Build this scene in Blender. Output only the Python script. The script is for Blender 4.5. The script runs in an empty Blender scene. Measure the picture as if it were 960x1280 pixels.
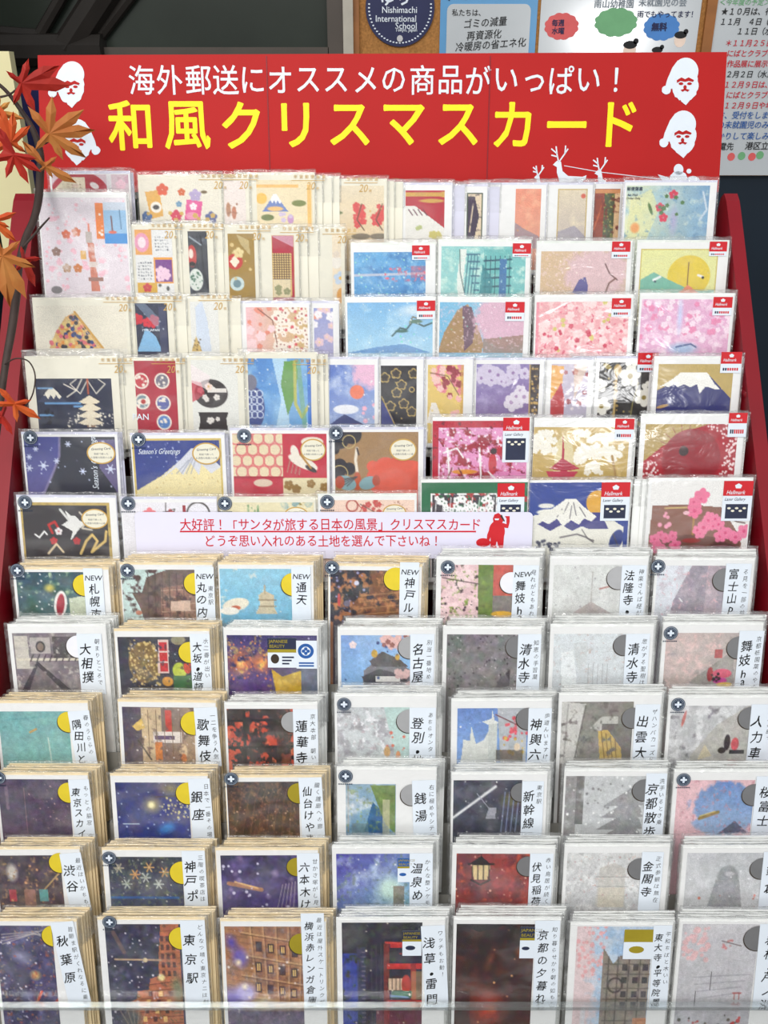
import bpy, math, random
import numpy as np
from mathutils import Vector, Matrix
SC = bpy.context.scene
COL = SC.collection
random.seed(5)
# ------------------------------------------------------------------ camera, world, light
CAMZ = 1.45
F = 1100.0                       # focal length in pixels of the 960 x 1280 frame
PITCH = math.radians(25.0)
fw = Vector((0, math.cos(PITCH), -math.sin(PITCH)))
up = Vector((0, math.sin(PITCH), math.cos(PITCH)))
CAM = Vector((0, 0, CAMZ))
cd = bpy.data.cameras.new('camera'); cam = bpy.data.objects.new('camera', cd); COL.objects.link(cam)
cam.location = CAM; cam.rotation_euler = (math.pi/2-PITCH, 0, 0)
cd.sensor_fit = 'VERTICAL'; cd.sensor_height = 24.0; cd.lens = F/1280*24.0
cd.clip_start = 0.02
SC.camera = cam
SC.view_settings.view_transform = 'Standard'; SC.view_settings.look = 'None'
SC.view_settings.gamma = 1.0; SC.view_settings.use_curve_mapping = False
SC.view_settings.exposure = 0.0
try:
    SC.cycles.transparent_max_bounces = 32; SC.cycles.max_bounces = 8
    SC.cycles.caustics_reflective = False; SC.cycles.caustics_refractive = False
except Exception: pass
w = bpy.data.worlds.new('shop_light'); SC.world = w; w.use_nodes = True
w.node_tree.nodes['Background'].inputs[0].default_value = (0.95, 0.98, 1.0, 1)
w.node_tree.nodes['Background'].inputs[1].default_value = 0.67
def area(name, loc, target, sx, sy, power, col):
    l = bpy.data.lights.new(name, 'AREA'); l.shape = 'RECTANGLE'; l.size = sx; l.size_y = sy; l.energy = power; l.color = col
    o = bpy.data.objects.new(name, l); COL.objects.link(o); o.location = loc
    o.rotation_euler = (Vector(target)-Vector(loc)).to_track_quat('-Z', 'Y').to_euler()
    return o
area('fluorescent_light', (-0.75, 0.15, 2.62), (-0.2, 0.95, 0.9), 1.2, 0.14, 5, (1.0, 0.95, 0.88))
area('fluorescent_light', (0.65, -0.15, 2.62), (0.2, 0.95, 1.0), 1.2, 0.14, 4, (0.93, 1.0, 0.96))
area('fluorescent_light', (-0.7, -0.85, 2.62), (-0.15, 0.75, 0.55), 1.8, 0.5, 41, (1.0, 0.97, 0.92))
area('fluorescent_light', (3.14, -10.0, 2.32), (0.45, 2.0, 1.57), 0.9, 0.5, 110, (1.0, 1.0, 1.0))
# ------------------------------------------------------------------ helpers
def lin(c):
    c = np.asarray(c, float)/255.0
    return np.where(c <= 0.04045, c/12.92, ((c+0.055)/1.055)**2.4)
def rgba(c): return tuple(float(v) for v in lin(c))+(1.0,)
def mat(name, c, rough=0.55, var=0.06, scale=40, bump=0.0, spec=0.3, metal=0.0, coat=0.0):
    m = bpy.data.materials.new(name); m.use_nodes = True; nt = m.node_tree; N = nt.nodes; L = nt.links
    b = N['Principled BSDF']; b.inputs['Roughness'].default_value = rough; b.inputs['Metallic'].default_value = metal
    b.inputs['Specular IOR Level'].default_value = spec
    if coat: b.inputs['Coat Weight'].default_value = coat; b.inputs['Coat Roughness'].default_value = 0.12
    tc = N.new('ShaderNodeTexCoord'); nz = N.new('ShaderNodeTexNoise'); nz.inputs['Scale'].default_value = scale; nz.inputs['Detail'].default_value = 4
    L.new(tc.outputs['Object'], nz.inputs['Vector'])
    r = N.new('ShaderNodeValToRGB'); base = np.array(lin(c))
    r.color_ramp.elements[0].position = 0.3; r.color_ramp.elements[1].position = 0.7
    r.color_ramp.elements[0].color = tuple(np.clip(base*(1-var), 0, 1))+(1,); r.color_ramp.elements[1].color = tuple(np.clip(base*(1+var), 0, 1))+(1,)
    L.new(nz.outputs['Fac'], r.inputs['Fac']); L.new(r.outputs['Color'], b.inputs['Base Color'])
    if bump:
        bp = N.new('ShaderNodeBump'); bp.inputs['Strength'].default_value = bump; bp.inputs['Distance'].default_value = 0.002
        L.new(nz.outputs['Fac'], bp.inputs['Height']); L.new(bp.outputs['Normal'], b.inputs['Normal'])
    return m
def mat_print():
    m = bpy.data.materials.new('printed_card'); m.use_nodes = True; nt = m.node_tree; N = nt.nodes; L = nt.links
    b = N['Principled BSDF']; b.inputs['Roughness'].default_value = 0.4; b.inputs['Specular IOR Level'].default_value = 0.35
    at = N.new('ShaderNodeAttribute'); at.attribute_name = 'ink'
    tc = N.new('ShaderNodeTexCoord'); nz = N.new('ShaderNodeTexNoise'); nz.inputs['Scale'].default_value = 900; nz.inputs['Detail'].default_value = 2
    L.new(tc.outputs['Object'], nz.inputs['Vector'])
    mp = N.new('ShaderNodeMapRange'); mp.inputs[1].default_value = 0.3; mp.inputs[2].default_value = 0.7; mp.inputs[3].default_value = 0.82; mp.inputs[4].default_value = 1.18
    L.new(nz.outputs['Fac'], mp.inputs[0])
    vm = N.new('ShaderNodeVectorMath'); vm.operation = 'SCALE'; L.new(at.outputs['Color'], vm.inputs[0]); L.new(mp.outputs[0], vm.inputs['Scale'])
    L.new(vm.outputs[0], b.inputs['Base Color'])
    return m
def mat_film(name, haze, bump, scale, gl):
    m = bpy.data.materials.new(name); m.use_nodes = True; nt = m.node_tree; N = nt.nodes; L = nt.links
    N.remove(N['Principled BSDF']); out = N['Material Output']
    tr = N.new('ShaderNodeBsdfTransparent'); tr.inputs[0].default_value = (0.985, 0.985, 0.985, 1)
    df = N.new('ShaderNodeBsdfDiffuse'); df.inputs[0].default_value = (0.95, 0.96, 0.96, 1); tl = N.new('ShaderNodeBsdfTranslucent'); tl.inputs[0].default_value = (0.95, 0.96, 0.96, 1); ms = N.new('ShaderNodeMixShader'); L.new(df.outputs[0], ms.inputs[1]); L.new(tl.outputs[0], ms.inputs[2])
    gs = N.new('ShaderNodeBsdfGlossy'); gs.inputs['Roughness'].default_value = 0.13
    tc = N.new('ShaderNodeTexCoord'); mpg = N.new('ShaderNodeMapping'); mpg.inputs['Scale'].default_value = (1, 1.6, 1)
    nz = N.new('ShaderNodeTexNoise'); nz.inputs['Scale'].default_value = scale; nz.inputs['Detail'].default_value = 3; nz.inputs['Distortion'].default_value = 0.8
    oi = N.new('ShaderNodeObjectInfo'); av = N.new('ShaderNodeVectorMath'); av.operation = 'ADD'
    L.new(tc.outputs['Object'], mpg.inputs['Vector']); L.new(mpg.outputs[0], av.inputs[0]); L.new(oi.outputs['Location'], av.inputs[1]); L.new(av.outputs[0], nz.inputs['Vector'])
    bp = N.new('ShaderNodeBump'); bp.inputs['Strength'].default_value = bump; bp.inputs['Distance'].default_value = 0.004
    L.new(nz.outputs['Fac'], bp.inputs['Height']); L.new(bp.outputs['Normal'], gs.inputs['Normal'])
    hz = N.new('ShaderNodeMapRange'); hz.inputs[1].default_value = 0.45; hz.inputs[2].default_value = 0.7; hz.inputs[3].default_value = haze*0.35; hz.inputs[4].default_value = haze*1.8
    L.new(nz.outputs['Fac'], hz.inputs[0])
    m1 = N.new('ShaderNodeMixShader'); L.new(hz.outputs[0], m1.inputs[0]); L.new(tr.outputs[0], m1.inputs[1]); L.new(ms.outputs[0], m1.inputs[2])
    lw = N.new('ShaderNodeLayerWeight'); lw.inputs['Blend'].default_value = 0.5; L.new(bp.outputs['Normal'], lw.inputs['Normal']); pw = N.new('ShaderNodeMath'); pw.operation = 'POWER'; pw.inputs[1].default_value = 4; L.new(lw.outputs['Facing'], pw.inputs[0])
    mr = N.new('ShaderNodeMath'); mr.operation = 'MULTIPLY_ADD'; mr.inputs[1].default_value = 0.5; mr.inputs[2].default_value = gl
    L.new(pw.outputs[0], mr.inputs[0])
    m2 = N.new('ShaderNodeMixShader'); L.new(mr.outputs[0], m2.inputs[0]); L.new(m1.outputs[0], m2.inputs[1]); L.new(gs.outputs[0], m2.inputs[2])
    L.new(m2.outputs[0], out.inputs['Surface'])
    return m
def mat_glass(name, c, tint, rough=0.03, fac=0.12):
    m = bpy.data.materials.new(name); m.use_nodes = True; nt = m.node_tree; N = nt.nodes; L = nt.links
    N.remove(N['Principled BSDF']); out = N['Material Output']
    tr = N.new('ShaderNodeBsdfTransparent'); tr.inputs[0].default_value = tint+(1,)
    gs = N.new('ShaderNodeBsdfGlossy'); gs.inputs['Roughness'].default_value = rough; gs.inputs[0].default_value = c+(1,)
    nz = N.new('ShaderNodeTexNoise'); nz.inputs['Scale'].default_value = 6
    bp = N.new('ShaderNodeBump'); bp.inputs['Strength'].default_value = 0.04; L.new(nz.outputs['Fac'], bp.inputs['Height']); L.new(bp.outputs['Normal'], gs.inputs['Normal'])
    lw = N.new('ShaderNodeLayerWeight'); fr = N.new('ShaderNodeMath'); fr.operation = 'POWER'; fr.inputs[1].default_value = 4; L.new(lw.outputs['Facing'], fr.inputs[0]); ad = N.new('ShaderNodeMath'); ad.operation = 'ADD'; ad.inputs[1].default_value = fac
    L.new(fr.outputs[0], ad.inputs[0]); mx = N.new('ShaderNodeMixShader')
    L.new(ad.outputs[0], mx.inputs[0]); L.new(tr.outputs[0], mx.inputs[1]); L.new(gs.outputs[0], mx.inputs[2]); L.new(mx.outputs[0], out.inputs['Surface'])
    return m
M = dict(
 white=mat('white_paper', (244, 245, 243), 0.6, 0.03, 30), card=mat('white_card', (238, 238, 238), 0.45, 0.02, 30),
 cream=mat('cream_envelope', (244, 222, 180), 0.65, 0.05, 25), pearl=mat('pearl_envelope', (234, 238, 232), 0.6, 0.03, 25),
 lilac=mat('lilac_envelope', (214, 214, 232), 0.6, 0.03, 25), ivory=mat('ivory_envelope', (232, 228, 212), 0.6, 0.04, 25),
 print=mat_print(), film=mat_film('clear_film', 0.09, 0.25, 20, 0.03), rim=mat_film('creased_film', 0.10, 1.0, 60, 0.07),
 ink=mat('black_ink', (22, 22, 24), 0.5, 0.1, 60), inkb=mat('blue_black_ink', (44, 50, 74), 0.5, 0.1, 60), red=mat('red_ink', (196, 24, 44), 0.5, 0.05, 60),
 label=mat('white_label', (222, 230, 240), 0.45, 0.02, 60), navy=mat('navy_sticker', (14, 40, 66), 0.35, 0.06, 80),
 gold=mat('gold_seal', (232, 208, 60), 0.3, 0.05, 60, metal=0.2), ogold=mat('dull_gold_seal', (178, 160, 52), 0.35, 0.05, 60, metal=0.35),
 silver=mat('silver_seal', (176, 176, 178), 0.35, 0.05, 60, metal=0.3), wseal=mat('white_seal', (232, 232, 240), 0.35, 0.03, 60),
 dsilver=mat('grey_seal', (128, 128, 130), 0.35, 0.05, 60, metal=0.3), shade_and_print=mat('seal_shadow_and_dark_print', (60, 50, 40), 0.6),
 redtag=mat('red_tag', (200, 30, 40), 0.4, 0.04, 60), goldink=mat('gold_ink', (196, 160, 92), 0.4, 0.08, 60),
 rack=mat('red_painted_board', (128, 10, 26), 0.42, 0.10, 9, 0.1, 0.3), banner=mat('red_banner_paper', (178, 26, 26), 0.55, 0.06, 5, 0.0, 0.2),
 yellow=mat('yellow_ink', (250, 228, 20), 0.5, 0.02, 60), oval=mat('cream_foil_sticker', (226, 222, 204), 0.3, 0.03, 60),
 shelfm=mat('grey_plastic_shelf', (150, 148, 142), 0.5, 0.06, 14), backm=mat('rack_back_board', (90, 14, 24), 0.6, 0.1, 10))
def mesh(name, V, Fc, mats, mi=None, smooth=False):
    me = bpy.data.meshes.new(name); me.from_pydata([tuple(v) for v in V], [], [tuple(f) for f in Fc])
    for m_ in (mats if isinstance(mats, (list, tuple)) else [mats]): me.materials.append(m_)
    if mi is not None: me.polygons.foreach_set('material_index', mi)
    if smooth: me.polygons.foreach_set('use_smooth', [True]*len(me.polygons))
    me.update(); return me
def obj(name, me, parent=None, label=None, M_=None):
    o = bpy.data.objects.new(name, me); COL.objects.link(o); o.parent = parent
    if M_ is not None: o.matrix_world = M_
    if label: o['label'] = label
    return o
def tag(o, label, cat, group=None):
    o['label'] = label; o['category'] = cat
    if group: o['group'] = group
    return o
def box(x0, x1, y0, y1, z0, z1):
    V = [(x, y, z) for z in (z0, z1) for y in (y0, y1) for x in (x0, x1)]
    return V, [(0, 2, 3, 1), (4, 5, 7, 6), (0, 1, 5, 4), (2, 6, 7, 3), (0, 4, 6, 2), (1, 3, 7, 5)]
class MB:
    def __init__(s): s.V = []; s.F = []; s.I = []
    def add(s, V, Fc, mi=0):
        n = len(s.V); s.V += [tuple(v) for v in V]; s.F += [tuple(n+i for i in f) for f in Fc]; s.I += [mi]*len(Fc); return s
    def box(s, *a, mi=0): return s.add(*box(*a), mi=mi)
    def disc(s, x, y, rx, ry, z0, z1, n=28, mi=0, a0=0, a1=2*math.pi, clipx=None):
        P = []
        for i in range(n):
            t = a0+(a1-a0)*i/(n if abs(a1-a0) > 6.28 else n-1)
            px = x+rx*math.cos(t)
            if clipx is not None: px = min(px, clipx)
            P.append((px, y+ry*math.sin(t)))
        return s.prism(P, z0, z1, mi)
    def prism(s, P, z0, z1, mi=0):
        n = len(P); V = [(p[0], p[1], z1) for p in P]+[(p[0], p[1], z0) for p in P]
        Fc = [tuple(range(n)), tuple(range(2*n-1, n-1, -1))]+[(i, n+i, n+(i+1) % n, (i+1) % n) for i in range(n)]
        return s.add(V, Fc, mi)
    def tube(s, P, r, n=8, mi=0):
        P = [Vector(p) for p in P]; b = len(s.V); rr = r if isinstance(r, (list, tuple)) else [r]*len(P)
        for i, p in enumerate(P):
            t = (P[min(i+1, len(P)-1)]-P[max(i-1, 0)]).normalized()
            a = t.cross(Vector((0.31, -0.9, 0.2))).normalized(); c = t.cross(a)
            for k in range(n):
                q = 2*math.pi*k/n; s.V.append(tuple(p+(a*math.cos(q)+c*math.sin(q))*rr[i]))
        for i in range(len(P)-1):
            for k in range(n):
                s.F.append((b+i*n+k, b+i*n+(k+1) % n, b+(i+1)*n+(k+1) % n, b+(i+1)*n+k)); s.I.append(mi)
        s.F.append(tuple(b+k for k in range(n))[::-1]); s.I.append(mi); s.F.append(tuple(b+(len(P)-1)*n+k for k in range(n))); s.I.append(mi)
        return s
    def mesh(s, name, mats, smooth=False): return mesh(name, s.V, s.F, mats, s.I, smooth)
# ---- glyphs out of Blender's own default font
_g = {}
def glyph(ch, bold=0.0, res=2):
    k = (ch, bold, res)
    if k not in _g:
        c = bpy.data.curves.new('t', 'FONT'); c.body = ch; c.size = 1.0; c.resolution_u = res; c.offset = bold
        o = bpy.data.objects.new('t', c); COL.objects.link(o)
        dg = bpy.context.evaluated_depsgraph_get(); me = bpy.data.meshes.new_from_object(o.evaluated_get(dg))
        n = len(me.vertices); V = np.zeros(n*3); me.vertices.foreach_get('co', V); V = V.reshape(-1, 3)[:, :2]
        Fc = [tuple(p.vertices) for p in me.polygons]
        bpy.data.meshes.remove(me); bpy.data.objects.remove(o); bpy.data.curves.remove(c)
        _g[k] = (V, Fc)
    return _g[k]
def put_text(mb, s, x, y, h, z, bold=0.0, rot=0.0, shear=0.0, sx=1.0, res=2, mi=0, center=False, wob=0.0):
    """one string (or single sign) at baseline x, y, h = em size"""
    V, Fc = glyph(s, 0.0, res)
    if not len(V): return 0
    if center: V = V-np.array([(V[:, 0].min()+V[:, 0].max())/2, (V[:, 1].min()+V[:, 1].max())/2])
    X = V[:, 0]*sx+V[:, 1]*shear; Y = V[:, 1].copy()
    if wob: X = X+wob*np.sin(Y*7+x*900); Y = Y+wob*np.sin(X*6+y*700)
    c, q = math.cos(rot), math.sin(rot)
    nb_ = 0 if bold <= 0 or res == 1 else (8 if bold > .015 else 3)
    for i in range(max(nb_, 1)):
        ox = bold*h*math.cos(2*math.pi*i/max(nb_, 1)) if nb_ else 0; oy = bold*h*math.sin(2*math.pi*i/max(nb_, 1)) if nb_ else 0
        W = np.stack([x+ox+h*(c*X-q*Y), y+oy+h*(q*X+c*Y), np.full(len(X), z+i*.00001)], 1)
        mb.add(W.tolist(), Fc, mi)
    return V[:, 0].max()*h*sx
# ------------------------------------------------------------------ painter for printed artwork, authored in the card's own millimetre-like grid
def fbm(X, Y, sc, seed, octv=3):
    r = np.random.RandomState(seed); G = r.rand(64, 64); out = 0; amp = 1; tot = 0
    for k in range(octv):
        x = X/sc*(2**k)+seed*1.7; y = Y/sc*(2**k)+k*9.1
        xi = np.floor(x).astype(int); yi = np.floor(y).astype(int); fx = x-xi; fy = y-yi
        fx = fx*fx*(3-2*fx); fy = fy*fy*(3-2*fy)
        g = lambda a, b: G[(yi+b) % 64, (xi+a) % 64]
        out = out+amp*((g(0, 0)*(1-fx)+g(1, 0)*fx)*(1-fy)+(g(0, 1)*(1-fx)+g(1, 1)*fx)*fy); tot += amp; amp *= 0.55
    return out/tot
class Art:
    def __init__(s, l, t, r, b, seed):
        s.l, s.t, s.r, s.b = l, t, r, b; s.seed = seed; s.rs = np.random.RandomState(seed)
        s.nx = max(2, int(round(r-l)))+1; s.ny = max(2, int(round(b-t)))+1
        s.X, s.Y = np.meshgrid(np.linspace(l, r, s.nx), np.linspace(t, b, s.ny)); s.C = np.zeros((s.ny, s.nx, 3))
    def mix(s, m, c):
        m = np.clip(m, 0, 1)[..., None]; s.C = s.C*(1-m)+np.array(c, float)*m; return s
    def bg(s, c): s.C[:] = c; return s
    def gr(s, c0, c1, ang=90):
        a = math.radians(ang); t = s.X*math.cos(a)+s.Y*math.sin(a); t = (t-t.min())/(t.max()-t.min()+1e-6); s.C = np.array(c0)*(1-t[..., None])+np.array(c1)*t[..., None]; return s
    def nz(s, c, sc=12, th=0.5, soft=0.15, k=1, al=1.0):
        soft *= 1.7; return s.mix(np.clip((fbm(s.X, s.Y, sc, s.seed*7+k, 4)-th+soft*.12)/soft, 0, 1)*al, c)
    def e(s, x, y, rx, ry, c, rot=0, soft=0.8, al=1.0):
        a = math.radians(rot); dx = s.X-x; dy = s.Y-y; u = dx*math.cos(a)+dy*math.sin(a); v = -dx*math.sin(a)+dy*math.cos(a)
        d = (1-np.sqrt((u/rx)**2+(v/ry)**2))*min(rx, ry); return s.mix((d/soft+0.5)*al if soft < 3 else np.clip(d/soft, 0, 1)*al, c)
    def rg(s, x, y, r, w_, c): # ring
        d = np.abs(np.hypot(s.X-x, s.Y-y)-r); return s.mix(1.2-d/w_, c)
    def r_(s, x0, y0, x1, y1, c, al=1.0): return s.mix(((s.X >= x0) & (s.X <= x1) & (s.Y >= y0) & (s.Y <= y1))*al, c)
    def pg(s, P, c, al=1.0):
        m = np.zeros(s.X.shape, bool); n = len(P)
        for i in range(n):
            x0, y0 = P[i]; x1, y1 = P[(i+1) % n]
            if y0 == y1: continue
            q = ((s.Y >= min(y0, y1)) & (s.Y < max(y0, y1))) & (s.X < (x1-x0)*(s.Y-y0)/(y1-y0)+x0); m ^= q
        return s.mix(m*al, c)
    def ln(s, P, w_, c, al=1.0):
        D = np.full(s.X.shape, 1e9)
        for (x0, y0), (x1, y1) in zip(P[:-1], P[1:]):
            L2 = (x1-x0)**2+(y1-y0)**2+1e-9; t = np.clip(((s.X-x0)*(x1-x0)+(s.Y-y0)*(y1-y0))/L2, 0, 1)
            D = np.minimum(D, np.hypot(s.X-x0-t*(x1-x0), s.Y-y0-t*(y1-y0)))
        return s.mix(np.clip(w_/2+0.5-D, 0, 1)*al, c)
    def dots(s, n, c, r=1.0, box=None, al=1.0, soft=0.8):
        x0, y0, x1, y1 = box or (s.l, s.t, s.r, s.b)
        for i in range(n): s.e(s.rs.uniform(x0, x1), s.rs.uniform(y0, y1), *(2*[r*s.rs.uniform(0.5, 1.3)]), c, soft=soft, al=al*s.rs.uniform(.35, .95))
        return s
    def fl(s, x, y, r, c, cc=None, rot=0):
        a0 = math.radians(rot)
        for i in range(5): a = a0+i*2*math.pi/5-math.pi/2; s.e(x+r*0.54*math.cos(a), y+r*0.54*math.sin(a), r*0.46, r*0.42, c, math.degrees(a))
        if cc is not None: s.e(x, y, r*0.24, r*0.24, cc)
        return s
    def fls(s, n, c, r=4, box=None, cc=None):
        x0, y0, x1, y1 = box or (s.l, s.t, s.r, s.b)
        for i in range(n): s.fl(s.rs.uniform(x0, x1), s.rs.uniform(y0, y1), r*s.rs.uniform(0.7, 1.2), c, cc, s.rs.uniform(0, 72))
        return s
    def fuji(s, x, y, w_, h, c, snow, sh=0.42):
        s.pg([(x-w_/2, y+h), (x-w_*.28, y+h*.55), (x-w_*.07, y), (x+w_*.07, y), (x+w_*.28, y+h*.55), (x+w_/2, y+h)], c)
        q = sh*h; hw = lambda t: w_*(.07+(.21*t/.55 if t < .55 else .21+.22*(t-.55)/.45))
        P = [(x-w_*.07, y), (x+w_*.07, y), (x+hw(sh), y+q)]
        n = 7
        for i in range(1, n): P.append((x+hw(sh)-2*hw(sh)*i/n, y+q*(1.25 if i % 2 else 0.78)))
        P.append((x-hw(sh), y+q)); return s.pg(P, snow)
    def frame(s, w_, c):
        m = (s.X < s.l+w_) | (s.X > s.r-w_) | (s.Y < s.t+w_); return s.mix(m*1.0, c)
# ------------------------------------------------------------------ tier geometry
BETA = math.radians(12.0)
RX = Vector((1, 0, 0)); CU = Vector((0, math.sin(BETA), math.cos(BETA))); NN = Vector((0, -math.cos(BETA), math.sin(BETA)))
TY = {1: 232, 2: 300, 3: 372, 4: 447, 5: 532, 6: 612, 7: 704, 8: 788, 9: 876, 10: 968, 11: 1060, 12: 1152}
BOT = {1: 308, 2: 375, 3: 446, 4: 536, 5: 614, 6: 694, 7: 774, 8: 860, 9: 950, 10: 1044, 11: 1134, 12: 1290}
def depth_at(y): return F/((122+25*(y-330)/820)/0.128)
def ray(px, py): return fw+RX*((px-480)/F)+up*((640-py)/F)
PT = {k: CAM+ray(480, y)*depth_at(y) for k, y in TY.items()}
HT = {k: (0.118 if k < 7 else 0.165) for k in TY}
def hit(px, py, p0, n):
    r = ray(px, py); t = (p0-CAM).dot(n)/r.dot(n); return CAM+r*t
def on_tier(k, px, py, back=0.0): return hit(px, py, PT[k]-NN*back, NN)
def frame_M(o, tilt=0.0, n=NN, c=CU, r=RX):
    a = math.radians(tilt); r2 = r*math.cos(a)-c*math.sin(a); c2 = c*math.cos(a)+r*math.sin(a)
    m = Matrix.Identity(4)
    for i in range(3): m[i][0] = r2[i]; m[i][1] = c2[i]; m[i][2] = n[i]; m[i][3] = o[i]
    return m
# ------------------------------------------------------------------ setting: wall, floor, window, cork board wall
def struct(o): o['kind'] = 'structure'; return o
WY = 2.0
WN = Vector((0, -1, 0))
def wall_pt(px, py, off=0.0): return hit(px, py, Vector((0, WY-off, 0)), WN)
M['wall_dark'] = mat('dark_navy_wall', (14, 30, 44), 0.6, 0.15, 8); M['floorm'] = mat('grey_floor_tile', (92, 90, 86), 0.5, 0.12, 6)
M['jamb'] = mat('grey_brown_window_frame', (74, 66, 60), 0.5, 0.1, 12); M['dark'] = mat('dark_metal', (34, 30, 27), 0.5, 0.15, 20)
M['cork'] = mat('cork', (168, 118, 66), 0.9, 0.22, 260, 0.5); M['oak'] = mat('wood_trim', (150, 96, 50), 0.5, 0.15, 30)
M['pane'] = mat('dim_window_glass', (46, 52, 46), 0.22, 0.2, 4, 0, 0.25)
fl = MB().box(-3, 3, -2.4, WY, -0.06, 0).mesh('floor', M['floorm']); struct(obj('floor', fl))
wl = MB().box(-3, 3, WY, WY+0.08, 0, 2.5).mesh('wall_back', [M['wall_dark']]); struct(obj('wall_back', wl))
def wrect(name, x0, y0, x1, y1, off, th, m, parent=None):
    ym = (max(y0, 0)+min(y1, 220))/2; a = wall_pt(x0, ym, off); b = wall_pt(x1, ym, off); a.z = wall_pt(x0, y0, off).z; b.z = wall_pt(x1, y1, off).z
    return obj(name, MB().box(a.x, b.x, WY-off-th, WY-off, b.z, a.z).mesh(name, m), parent)
wn = wrect('window_1', -160, -40, 412, 330, 0.0, 0.006, M['pane']); struct(wn)
for (x0, y0, x1, y1) in ((412, -60, 431, 330), (120, 60, 412, 82)):
    f_ = wrect('window_frame', x0, y0, x1, y1, 0.0, 0.03, M['jamb'], wn)
for (P, r) in (([(-60, 38, .02), (50, 47, .02)], .016), ([(46, 50, .022), (98, -40, .022)], .012), ([(84, 62, .03), (150, -40, .03)], .03), ([(112, 62, .018), (190, -40, .018)], .012), ([(-60, 62, .03), (130, 62, .03)], .03)):
    q = [wall_pt(x, y, o) for x, y, o in P]
    obj('window_bar', MB().tube(q, r, 8).mesh('window_bar', M['jamb'] if r < .011 else M['dark']), wn)
t1 = wrect('trim_1', 431, -60, 443, 330, 0.0, 0.035, mat('pale_trim', (176, 170, 158), .5)); struct(t1)
dp = MB().box(-1.5, -0.78, WY-0.40, WY-0.34, 0, 2.4).mesh('door_1', mat('dark_brown_door', (40, 27, 22), .5, .15, 12)); struct(obj('door_1', dp))
# cork board with its notices
cb = wrect('cork_board', 449, -60, 985, 219, 0.001, 0.012, M['cork']); tag(cb, 'brown cork board with a wooden frame on the wall behind the banner', 'notice board')
wrect('frame_rail', 443, -60, 450, 219, 0.001, 0.022, M['oak'], cb); pass
wrect('board_strut', 869, -60, 881, 219, 0.0135, 0.008, M['oak'], cb)
def wall_text(parent, s, px, py, h_px, mt, off, bold=0.0, rot=0, shear=0, name='lettering'):
    a = wall_pt(px, py, off); b = wall_pt(px, py+h_px, off); h = (a-b).length; mb = MB()
    put_text(mb, s, 0, 0, h, 0, bold, math.radians(rot), shear)
    me = mb.mesh(name, mt); o = obj(name, me, parent, None, Matrix.Translation((a.x, WY-off-0.0006, b.z+h*0.12)) @ Matrix.Rotation(math.pi/2, 4, 'X')); return o
M['bluep'] = mat('blue_printed_frame', (84, 150, 200), .35, .04, 20, coat=.5); M['lam'] = mat('laminated_paper', (186, 191, 195), .22, .02, 20, coat=.7)
M['navyink'] = mat('navy_ink', (30, 36, 78), .5); M['greyink'] = mat('grey_ink', (120, 130, 140), .5); M['blueink'] = mat('blue_ink', (40, 90, 160), .5)
# round school sign
c0 = wall_pt(500, 10, .014); rad = (wall_pt(543, 10, .014)-c0).length
sg = obj('round_sign', MB().disc(0, 0, rad, rad, 0, .004, 48).mesh('round_sign', M['navyink']), None, None, Matrix.Translation((c0.x, WY-.0145, c0.z)) @ Matrix.Rotation(math.pi/2, 4, 'X'))
tag(sg, 'round navy school sign pinned on the cork board', 'sign')
mb = MB()
for i in range(60):
    a = 2*math.pi*i/60; 
    if math.sin(a) < 0.2: mb.disc(rad*.9*math.cos(a), rad*.9*math.sin(a), .0022, .0014, .004, .0044, 6)
obj('rim_lettering', mb.mesh('rim_lettering', M['label']), sg, None, sg.matrix_world.copy())
obj('pin', MB().disc(0, -rad*.79, .006, .006, .004, .007, 12).mesh('pin', M['silver']), sg, None, sg.matrix_world.copy())
for s, x, y, h in (('Nishimachi', 477, 6, 11.5), ('International', 469, 17, 11.5), ('School', 494, 26, 11.5), ('Tokyo, Japan', 494, 34, 6)):
    wall_text(sg, s, x, y, h, M['label'], .0188, 0.008)
wall_text(sg, 'ゆり', 474, -16, 24, M['label'], .0188, 0.02)
# blue framed eco poster
pst = wrect('poster', 549, -40, 668, 140, .0135, .002, M['bluep']); tag(pst, 'blue bordered poster with handwritten energy saving pledges on the cork board', 'poster')
mb = MB(); a = wall_pt(559, 5, .0156); b = wall_pt(657, 120, .0156)
P = []; rr = .012
for cx, cz, q in ((b.x-rr, a.z-rr, 0), (a.x+rr, a.z-rr, 1), (a.x+rr, b.z+rr, 2), (b.x-rr, b.z+rr, 3)):
    for i in range(5): t = math.pi/2*(q+i/4); P.append((cx+rr*math.cos(t), cz+rr*math.sin(t)))
obj('writing_panel', MB().prism(P, 0, .001).mesh('writing_panel', M['lam']), pst, None, Matrix.Translation((0, WY-.0156, 0)) @ Matrix.Rotation(math.pi/2, 4, 'X'))
wall_text(pst, '私たちは、', 565, 11, 9.5, M['ink'], .017, .01)
for s, x, y, h in (('ゴミの減量', 579, 24, 12.5), ('再資源化', 583, 39, 12.5), ('冷暖房の省エネ化', 569, 53, 12.5)): wall_text(pst, s, x, y, h, M['ink'], .017, .008, 4, .15)
wall_text(pst, '、 なるほど、', 558, -14, 16, M['navyink'], .0165, .03, 4)
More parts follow.
